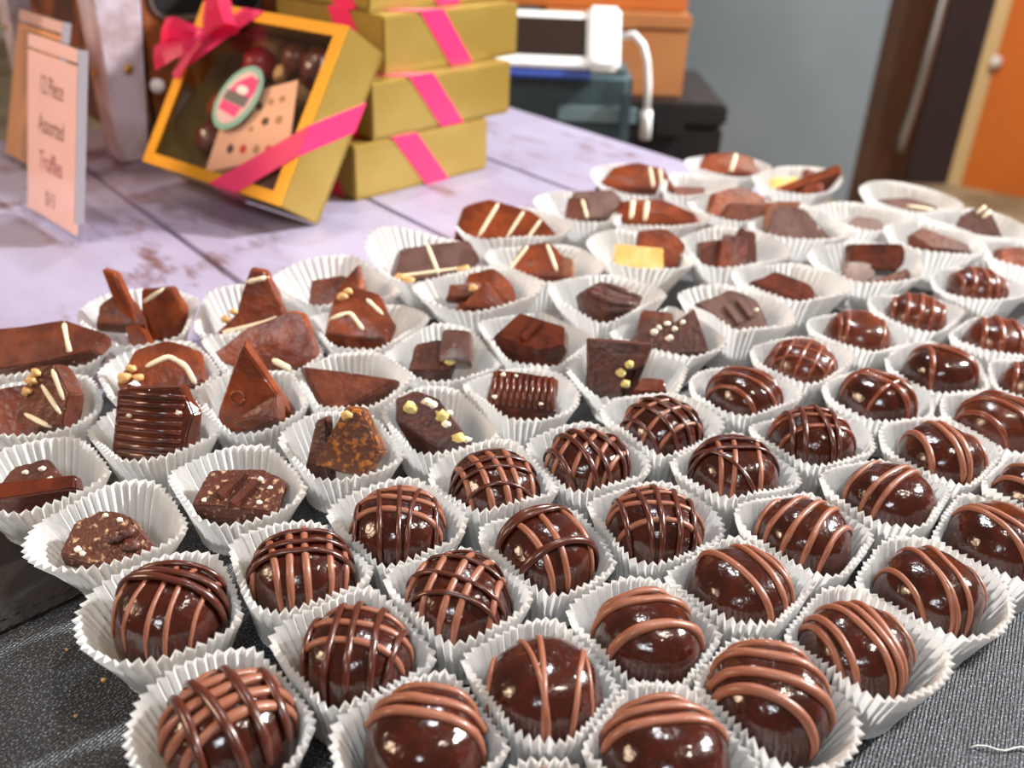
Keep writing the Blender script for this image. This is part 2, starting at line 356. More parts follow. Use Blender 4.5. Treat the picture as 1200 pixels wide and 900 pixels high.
band('ribbon', [([(.070, 0, zf), (.096, 0, zf), (W, .0300, zf), (W, .0490, zf)], (0, 0, 1)),
                ([(W+.0001, .0300, zf+.0005), (W+.0001, .0490, zf+.0005), (W+.0001, .079, 0), (W+.0001, .060, 0)], (1, 0, 0)),
                ([(.070, -.0001, zf), (.096, -.0001, zf), (.066, -.0001, 0), (.040, -.0001, 0)], (0, -1, 0))], wb)
band('ribbon', [([(0, .058, zf), (0, .074, zf), (.041, HH, zf), (.060, HH, zf)], (0, 0, 1))], wb)
# bow
bow = empty('bow', Matrix.Translation((.020, .0865, TT+.002)))
bow.parent = wb
def strip(name, path, widths, side, parent, mk='ribbon'):
    bm = bmesh.new(); n = len(path); L_, R_ = [], []
    P = [Vector(p) for p in path]
    for i in range(n):
        s = Vector(side[i] if isinstance(side, list) else side).normalized()
        L_.append(P[i]-s*widths[i]/2); R_.append(P[i]+s*widths[i]/2)
    vl = [bm.verts.new(p) for p in L_]; vr = [bm.verts.new(p) for p in R_]; vm = [bm.verts.new((p+q)/2+Vector((0, 0, .0012))) for p, q in zip(L_, R_)]
    for i in range(n-1):
        bm.faces.new((vl[i], vm[i], vm[i+1], vl[i+1])); bm.faces.new((vm[i], vr[i], vr[i+1], vm[i+1]))
    geo = bmesh.ops.solidify(bm, geom=list(bm.faces), thickness=.0005)
    return obj(name, bm, mk, parent, smooth=False)
# loop to the upper right, loop to the left, two tails
strip('bow_loop', [(0, 0, .001), (.006, .004, .009), (.014, .010, .015), (.023, .015, .016), (.027, .017, .010), (.024, .014, .004), (.014, .008, .002), (.003, .002, .001)],
      [.007, .012, .018, .021, .021, .020, .014, .007], (-.55, .83, .25), bow)
strip('bow_loop', [(0, 0, .001), (-.008, -.001, .009), (-.018, -.003, .014), (-.027, -.006, .012), (-.029, -.007, .007), (-.022, -.005, .003), (-.010, -.002, .002), (0, 0, .001)],
      [.007, .010, .014, .016, .016, .014, .010, .007], (.15, .95, .3), bow)
strip('bow_tail', [(0, 0, .002), (-.010, -.010, .007), (-.022, -.018, .009), (-.034, -.022, .006)], [.006, .012, .016, .017], (-.45, .85, .1), bow)
strip('bow_tail', [(0, 0, .002), (-.006, -.014, .004), (-.012, -.030, .003)], [.006, .009, .011], (.8, -.3, .1), bow)
bm = bmesh.new(); lump(bm, (0, 0, .004), .006, 2, 2, .2, (.9, .8, .7)); obj('knot', bm, 'ribbon', bow, smooth=True)
# oval brand sticker on the window
bm = bmesh.new(); ell(bm, .064, .0548, .0165, .0225, TT-.0013, TT-.0008, -.5); st_ = obj('oval_sticker', bm, 'teal', wb); st_['label'] = 'mint green oval sticker with pink and grey emblem'
bm = bmesh.new(); ell(bm, .064, .0548, .0128, .0188, TT-.0007, TT-.0005, -.5); obj('sticker_ring', bm, 'pinkpale', st_)
def rotp(ps, ang=-.12, c=(.064, .0548)):
    return [(c[0]+x*math.cos(ang)-y*math.sin(ang), c[1]+x*math.sin(ang)+y*math.cos(ang)) for x, y in ps]
bm = bmesh.new(); prism(bm, rotp([(-.0095, .002), (.0105, .002), (.0125, .008), (.011, .0155), (.008, .0145), (.005, .016), (.001, .0135), (-.005, .009)]), TT-.0004, TT-.0002); obj('sticker_print', bm, 'pinkprint', st_)
bm = bmesh.new(); prism(bm, rotp([(-.0115, -.0105), (.0055, -.0115), (.0075, -.0045), (-.0115, -.0045)]), TT-.0004, TT-.0002); obj('sticker_print', bm, 'pinkprint', st_)
bm = bmesh.new(); prism(bm, rotp([(-.0118, -.0040), (.0095, -.0040), (.0105, .0026), (-.0108, .0026)]), TT-.0003, TT-.0001); obj('sticker_print', bm, 'greyprint', st_)
bm = bmesh.new(); ell(bm, .0665, .0600, .0055, .0028, TT-.0002, TT, -.1, 16); obj('sticker_print', bm, 'whiteprint', st_)
# flavour card lying inside, seen through the window
cm = WM @ Matrix.Translation((.0545, .006, TT-.0060)) @ Matrix.Rotation(R(21), 4, 'Z')
cd = empty('flavour_card', cm); tag(cd, 'peach printed flavour guide card inside the window gift box', 'card')
bm = bmesh.new(); prism(bm, [(.000, .000), (.068, .000), (.070, .047), (.016, .047), (.014, .045)], 0, .0005); obj('card_sheet', bm, 'card', cd)
for i, (x, y, r, mk) in enumerate([(.020, .012, .0028, 'brownprint'), (.031, .010, .0026, 'redprint'), (.042, .008, .0026, 'tanprint'), (.052, .006, .0026, 'redprint'),
                                   (.041, .036, .0026, 'brownprint'), (.050, .037, .0022, 'tanprint'), (.059, .037, .0022, 'tanprint'), (.047, .025, .0026, 'brownprint'), (.058, .024, .0026, 'tanprint'), (.036, .022, .0016, 'tanprint')]):
    bm = bmesh.new(); ell(bm, x, y, r, r*1.15, .0006, .0008, .2*i, 12); obj('printed_dot', bm, mk, cd)
# chocolates inside the window box
for i, (x, y, r, mk, lb) in enumerate([(.030, .030, .0125, 'dark2', 'dark chocolate beside the card inside the window box, near its lower corner'), (.026, .052, .0105, 'milk', 'milk chocolate beside the golden sweet inside the window box'),
                                   (.101, .089, .0135, 'dark2', 'large dark chocolate above the card inside the window box'), (.076, .092, .0105, 'brown', 'brown chocolate above the oval sticker inside the window box'),
                                   (.046, .084, .0115, 'redfoil', 'dark red foil chocolate under the bow inside the window box'), (.118, .019, .0090, 'greychoc', 'grey chocolate under the ribbon corner inside the window box'),
                                   (.120, .070, .0090, 'dark2', 'small dark chocolate at the card edge inside the window box'), (.038, .062, .006, 'yellow', 'small golden sweet beside the card inside the window box'), (.062, .083, .0055, 'nut', 'small beige nut cluster above the oval sticker inside the window box')]):
    bm = bmesh.new(); lump(bm, (0, 0, 0), r, i+11, 3, .22, (1, 1, .8))
    tag(obj('boxed_chocolate', bm, mk, None, WM @ Matrix.Translation((x, y, .0028+r*.85)), True), lb, 'chocolate', 'chocolates in the window box')

# ------------------------------------------------------------ acrylic signs
def text_obj(name, s, size, sx, mk, parent, mw):
    cu_ = bpy.data.curves.new(name, 'FONT'); cu_.body = s; cu_.size = size; cu_.align_x = 'CENTER'; cu_.extrude = .00005
    to = bpy.data.objects.new('tmp', cu_); C.objects.link(to); dg = bpy.context.evaluated_depsgraph_get()
    me = bpy.data.meshes.new_from_object(to.evaluated_get(dg)); bpy.data.objects.remove(to, do_unlink=True)
    me.materials.clear()
    for v in me.vertices: v.co.x *= sx
    o = link(name, me, M[mk], parent, mw); return o
def sign(x, y, ang, tilt, Wd, Hd, label, lines, pm):
    u = Vector((math.cos(ang), math.sin(ang), 0)); b = Vector((-u.y, u.x, 0)); v = Vector((0, 0, 1))*math.cos(tilt)+b*math.sin(tilt); n = u.cross(v)
    o = empty('sign_holder', frame(Vector((x, y, -.0002)), u, v, n)); tag(o, label, 'sign', 'acrylic table signs')
    obj('acrylic_front', bbox(0, Wd, 0, Hd, .0011, .0022, .0004), 'acrylic', o)
    obj('acrylic_back', bbox(0, Wd, 0, Hd, -.0022, -.0011, .0004), 'acrylic', o)
    bm = bmesh.new(); box(bm, .003, Wd-.003, .004, Hd-.010, -.0008, -.0004); obj('paper_insert', bm, pm, o)
    bm = bmesh.new(); box(bm, .003, Wd-.003, Hd-.0085, Hd-.0015, -.0009, -.0005); obj('top_fold', bm, 'signpaper', o)
    bm = bmesh.new(); box(bm, Wd+.0002, Wd+.0010, .012, Hd-.001, -.0030, .0022); obj('acrylic_edge', bm, 'edgeacrylic', o)
    # back leg of the stand
    bm = bmesh.new(); th = tilt
    fl = [(0, 0), (Wd, 0), (Wd, .03), (0, .03)]
    vs = []
    for px, py in fl:
        wpt = u*px+b*py
        vs.append((wpt.dot(u), wpt.dot(v), wpt.dot(n)))
    A = [bm.verts.new((p[0], p[1]+.0003, p[2]-.0035)) for p in vs]; B = [bm.verts.new((p[0], p[1]+.0018, p[2]-.0035)) for p in vs]
    bm.faces.new(A); bm.faces.new(list(reversed(B)))
    for i in range(4): bm.faces.new((A[i], B[i], B[(i+1) % 4], A[(i+1) % 4]))
    bmesh.ops.recalc_face_normals(bm, faces=bm.faces); obj('stand_foot', bm, 'acrylic', o)
    for s, yy, sz, sx, mk in lines:
        text_obj('printed_text', s, sz, sx, mk, o, Matrix.Translation((Wd*.49, yy, -.0002)))
    return o
sign(-.2987, .5313, -.7508, .2083, .0736, .1045, 'clear acrylic sign reading 12 Piece Assorted Truffles, in front of the other sign',
     [('12 Piece', .0735, .0150, .62, 'ink'), ('Assorted', .0520, .0150, .62, 'ink'), ('Truffles', .0315, .0150, .68, 'inkred'), ('$15', .0120, .0120, .75, 'ink')], 'signpaper')
sign(-.3689, .6435, -.7578, .3066, .0793, .1028, 'peach-coloured acrylic sign standing behind the truffle price sign', [], 'signpaper2')

# ------------------------------------------------------------ dark crate with pale riveted corner strips
c0 = Vector((-.283, .640, -.0010))
cr_ = empty('display_crate', frame(c0, -E1, E2, Vector((0, 0, 1)))); tag(cr_, 'dark brown wooden display crate with pale riveted corner strips behind the signs', 'crate')
# local x: along the left face (away-left), y: along the right face (away-right)
obj('side_board', bbox(.016, .26, .018, .030, .006, .24, .001), 'crate', cr_)
obj('side_board', bbox(.006, .018, .031, .30, .006, .24, .001), 'crate', cr_)
obj('base_board', bbox(.02, .262, .032, .30, .001, .0055, .0005), 'crate', cr_)
def corner(x, y, sx):
    bm = bmesh.new()
    z0, z1 = .001, .245
    def wedge(p):  # tapered plate
        A = [bm.verts.new(q) for q in p[0]]; B = [bm.verts.new(q) for q in p[1]]
        bm.faces.new(A); bm.faces.new(list(reversed(B)))
        for i in range(4): bm.faces.new((A[i], B[i], B[(i+1) % 4], A[(i+1) % 4]))
    t = .004
    wedge(([(x, y, z0), (x, y+.020, z0), (x, y+.044, z1), (x, y, z1)], [(x+t, y, z0), (x+t, y+.020, z0), (x+t, y+.044, z1), (x+t, y, z1)]))
    wedge(([(x+t, y, z0), (x+.030, y, z0), (x+.046, y, z1), (x+t, y, z1)], [(x+t, y+t, z0), (x+.030, y+t, z0), (x+.046, y+t, z1), (x+t, y+t, z1)]))
    bmesh.ops.recalc_face_normals(bm, faces=bm.faces); bevel(bm, .0006, 1)
    s = obj('corner_strip', bm, 'strip', cr_)
    for z in (.064, .16):
        bm = bmesh.new(); lump(bm, (0, 0, 0), .0032, 1, 2, 0, (.5, 1, 1)); obj('rivet', bm, 'brass', s, Matrix.Translation((x-.0012, y+.015, z)), True)
        bm = bmesh.new(); lump(bm, (0, 0, 0), .0028, 1, 2, 0, (1, .5, 1)); obj('rivet', bm, 'brass', s, Matrix.Translation((x+.022, y-.0012, z-.006)), True)
corner(0, 0, 1)
corner(.235, 0, 1)
# slot handle on the right face
def slot(bm, y0, y1, z0, z1, r, x0, x1):
    ps = []
    for cx, cz, a0 in ((y1-r, z1-r, 0), (y0+r, z1-r, 90), (y0+r, z0+r, 180), (y1-r, z0+r, 270)):
        for k in range(5): ps.append((cx+r*math.cos(R(a0+22.5*k)), cz+r*math.sin(R(a0+22.5*k))))
    A = [bm.verts.new((x0, p[0], p[1])) for p in ps]; B = [bm.verts.new((x1, p[0], p[1])) for p in ps]
    bm.faces.new(A); bm.faces.new(list(reversed(B)))
    for i in range(len(ps)): bm.faces.new((A[i], B[i], B[(i+1) % len(ps)], A[(i+1) % len(ps)]))
    bmesh.ops.recalc_face_normals(bm, faces=bm.faces)
bm = bmesh.new(); slot(bm, .0375, .120, .0925, .132, .013, .0040, .0058); sh = obj('slot_handle', bm, 'steel', cr_)
bm = bmesh.new(); slot(bm, .0410, .1165, .0960, .1285, .010, .0030, .0039); obj('slot_opening', bm, 'blackhole', sh)  # solid black plate, its colour stands in for the shade inside the slot
bm = bmesh.new(); lump(bm, (.0005, .0335, .0505), .0055, 5, 2, .05); obj('knob', bm, 'pearl', cr_, smooth=True)['label'] = 'small white knob'

# ------------------------------------------------------------ things on the counter behind the table
bm = bmesh.new(); prism(bm, [(-.06, .97), (.12, .78), (.236, .78), (.236, 1.34), (-.06, 1.34)], -.75, -.150)
tag(obj('back_counter', bm, 'blackplastic'), 'black counter standing behind the plank table', 'counter')
def base(x, y, z, rz=0): return Matrix.Translation((x, y, z)) @ Matrix.Rotation(R(rz), 4, 'Z')
# slate tote under the tablet
o = empty('equipment_bag', base(-.02, .965, -.1495)); tag(o, 'slate teal equipment bag standing under the white tablet', 'bag')
bm = bmesh.new(); prism(bm, [(-.012, 0), (.132, 0), (.132, .12), (-.012, .12)], 0, .168, .97); bevel(bm, .008, 3); obj('bag_body', bm, 'tealgrey', o)
obj('bag_strap', bbox(.055, .136, -.004, .0, .118, .134, .001), 'slate', o)
obj('bag_strap', bbox(.118, .128, -.0085, -.0045, .02, .15, .001), 'tealgrey', o)
bm = bmesh.new()
for k in range(2):
    pass
tube(bm, [(.040+.006*math.cos(t), -.002, .092+.006*math.sin(t)) for t in [2*PI*i/14 for i in range(15)]], .0012, 6); obj('ring', bm, 'steel', o, smooth=True)
# tablet stand
o = empty('tablet', base(-.02, .955, .0205)); tag(o, 'white framed tablet with dark glossy screen lying on the slate bag', 'tablet')
tl = Matrix.Rotation(R(52), 4, 'X')
obj('tablet_body', bbox(-.13, .085, 0, .060, 0, .006, .002), 'whiteplastic', o, tl @ Matrix.Identity(4))
obj('screen', bbox(-.125, .079, .0115, .052, .0061, .0066, .0002), 'screen', o, tl @ Matrix.Identity(4))
obj('end_grip', bbox(.080, .113, -.002, .066, -.004, .011, .004, 3), 'whiteplastic', o, tl @ Matrix.Identity(4))
obj('blue_edge', bbox(-.13, .085, -.010, -.001, -.002, .003, .001), 'blueedge', o, tl @ Matrix.Identity(4))
# white charging cable
bm = bmesh.new()
cp = [(.092, .945, .056), (.103, .942, .058), (.112, .938, .050), (.117, .935, .035), (.120, .932, .015), (.121, .930, -.01)]
tube(bm, cp, .0035, 8)
o = tag(obj('charging_cable', bm, 'whiteplastic', smooth=True), 'white charging cable hanging down from the tablet', 'cable')
bm = bmesh.new(); tube(bm, [(.121, .930, -.0105), (.1215, .9295, -.02), (.122, .929, -.038)], .0058, 8); obj('plug', bm, 'whiteplastic', o, smooth=True)
# cardboard boxes
def carton(x, y, z, w, d, h, mk, label, rz):
    o = empty('cardboard_box', base(x, y, z, rz)); tag(o, label, 'box', 'cardboard boxes behind the table')
    obj('box_body', bbox(-w/2, w/2, 0, d, 0, h*.82, .002), mk, o)
    obj('box_lid', bbox(-w/2-.002, w/2+.002, -.002, d+.002, h*.82+.0003, h, .002), mk, o)
    bm = bmesh.new(); box(bm, -.02, .02, -.0026, -.0022, h*.83, h*.995); obj('tape', bm, 'cardboard', o)
carton(.105, 1.13, -.0375, .165, .12, .092, 'cardboard', 'brown cardboard box standing on the black case', 3)
carton(.040, 1.15, .0550, .29, .10, .11, 'cardboard2', 'larger orange-brown cardboard box, topmost of the cartons', 2)
# black case
o = empty('black_case', base(.105, 1.105, -.1495, 0)); tag(o, 'black plastic case under the cardboard boxes', 'case')
obj('case_body', bbox(-.16, .132, 0, .22, 0, .085, .005), 'blackplastic', o)
obj('case_lid', bbox(-.162, .134, -.002, .222, .0855, .1115, .004), 'blackplastic', o)
obj('latch', bbox(.05, .085, -.006, -.0022, .074, .094, .001), 'blackplastic', o)

# ------------------------------------------------------------ paper cups and chocolates
D_, M_, B_ = 'darkdrz', 'milkdrz', 'middrz'
def offs(n, w=.72, c=0): return [c+w*(-1+2*i/(n-1)) for i in range(n)]
# position (mm), shell material, drizzle sets (material, direction, offsets, radius mm), zigzag, look
TR = [
 (-61, 144, 'dark', [(M_, 42, offs(5, .6, .15), 1.25), (D_, -52, offs(4, .62), .95)], 'crossed by thick milk and dark drizzle, beside bare cloth at the front corner'),
 (-87, 180, 'dark', [(M_, 84, offs(5, .7), .62), (D_, -6, [.05, .25, .5], .95)], 'with thin milk stripes under three dark bands, next to the rough chocolate lump'),
 (-56, 197, 'dark', [(M_, 104, offs(6, .78), .95), (D_, 12, [.1, .42, -.2], .75)], 'with six milk stripes crossed by dark curls, beside the speckled bark block'),
 (-32, 218, 'dark', [(M_, -4, [.62, .42, .2, -.28], 1.0), (D_, 92, offs(5, .7), .62)], 'with milk bands under five thin dark stripes, beside the two caramel shards'),
 (-4, 242, 'dark', [(M_, 108, offs(5, .68), .95), (D_, 14, offs(5, .7, .1), .55)], 'with five milk stripes netted by thin dark lines, by the nut bark'),
 (26, 257, 'dark', [(M_, 62, offs(5, .7), .85), (D_, -58, offs(5, .7), .75)], 'with dense milk and dark lattice, in front of the ridged square'),
 (54, 280, 'dark', [(M_, 40, offs(4, .62), .8), (D_, -50, offs(5, .7), .6)], 'with an even diamond lattice, in front of the pistachio square'),
 (89, 308, 'dark', [(B_, -38, offs(4, .65), .9)], 'with four glossy brown diagonal lines, behind the diamond lattice truffle'),
 (118, 336, 'dark2', [(B_, 62, offs(5, .7), .7), (B_, -28, offs(4, .6), .6)], 'with fine brown crosshatching, in front of the grooved grey slab'),
 (150, 365, 'dark2', [(B_, 75, [-.55, .35, .6], .9), (B_, -12, [.45], .9)], 'nearly smooth with few brown lines, in front of the cut bar'),
 (185, 391, 'dark2', [(B_, 72, offs(5, .72), 1.0)], 'with five fanned brown ridges, in front of the two bar offcuts'),
 (229, 429, 'dark2', [(B_, 84, offs(5, .75), .95)], 'with upright brown ribs, beside the low brown piece'),
 (-36, 167, 'dark', [(M_, -8, [.5, .12, -.3], .95), (D_, 84, offs(5, .7), .7)], 'with three milk bands crossed by five dark stripes, behind the S-curve truffle'),
 (-12, 189, 'dark', [(M_, 76, offs(5, .72), .95), (D_, -16, offs(4, .6, .1), .6)], 'with five upright milk stripes and a square dark net'),
 (12, 211, 'dark', [(M_, 118, [-.5, .05, .42], .95), (D_, 34, [.35, .52, -.45], .95)], 'with sparse milk lines and dark looping drizzle'),
 (45, 224, 'dark', [(M_, 4, [.6, .3, 0, -.55], .9), (D_, 94, offs(5, .68), .7)], 'with four milk bands crossed by five upright dark stripes'),
 (75, 255, 'dark', [(M_, 88, [-.4, .15, .38], .8), (D_, 2, [.0, .3, .55], .7), (D_, -48, [-.4], .6)], 'with three milk stripes and three dark bands, behind the five-diagonal truffle'),
 (107, 278, 'dark', [(B_, 5, [.45, .1, -.3], .95), (D_, 88, [-.35, -.1, .3, .62], .75)], 'with brown bands crossed by glossy dark ridges'),
 (141, 311, 'dark', [(B_, -52, [.3, -.1], 1.25), (B_, 35, [-.3, .55], .8)], 'with one thick brown diagonal ridge over a smooth side'),
 (174, 335, 'dark', [(B_, -42, [.45, .15], 1.2), (B_, 80, [.35], 1.1)], 'with two wavy brown ridges and one smooth side'),
 (212, 367, 'dark2', [(B_, 78, [-.4, .1, .5], 1.2)], 'with three broad rounded brown ribs'),
 (-16, 142, 'dark', [], 'with a thick milk S-curve across its top, at the front edge'),
 (11, 159, 'dark', [(M_, 88, [-.52, .12, .82], .7), (M_, 97, [-.68], .55), (M_, 100, [.2], .6)], 'with thin upright milk stripes meeting in a V'),
 (38, 178, 'dark', [(M_, 8, [.62, .36, -.35], 1.35)], 'with three thick milk arcs lying crosswise'),
 (66, 198, 'dark', [(M_, 122, [-.55, -.3, .22], 1.0), (M_, 116, [-.75], .7)], 'with three curved milk diagonals and one thin one'),
 (90, 224, 'dark', [(M_, 50, offs(5, .7), .9)], 'with five parallel milk diagonals rising to the right'),
 (123, 245, 'dark', [(M_, 42, [.55, .1, -.2], .9)], 'with three milk diagonals rising to the right, behind the thin-striped truffle'),
 (150, 271, 'dark', [(M_, 98, [-.65, -.1, .08, .6], 1.1)], 'with four upright brown-milk stripes, two touching'),
 (181, 296, 'dark2', [(B_, 128, offs(4, .65), 1.1)], 'with four brown diagonals falling to the right'),
 (38, 141, 'dark', [(M_, 4, [.66, .4, .05], 1.3)], 'with wide flat milk arcs, beside the zigzag truffle'),
 (65, 159, 'dark', [], 'with a very thick milk zigzag bending down its side'),
 (92, 177, 'dark', [(M_, 112, [-.72, -.35, -.1, .1, .5, .66], .95)], 'with six wavy milk diagonals, at the bare cloth corner'),
 (120, 201, 'dark', [(M_, 108, [-.8, -.22, .12, .22, .72], .75)], 'with thin milk stripes, two running together, near the bare cloth'),
 (149, 225, 'dark', [(M_, 122, [-.5, .05, .3], .95)], 'with three milk diagonals falling to the right, beside bare cloth'),
 (209, 325, 'dark2', [(B_, 70, offs(4, .6), 1.0)], 'with four brown ridges, between the three-rib and the brown-diagonal truffles'),
 (174, 249, 'dark', [(M_, 110, offs(4, .6), .9)], 'with four milk stripes, beside the truffle with two touching stripes'),
 (11, 119, 'dark', [(M_, 84, offs(4, .6), .9)], 'with four upright milk stripes, between the S-curve and flat-arc truffles'),
]
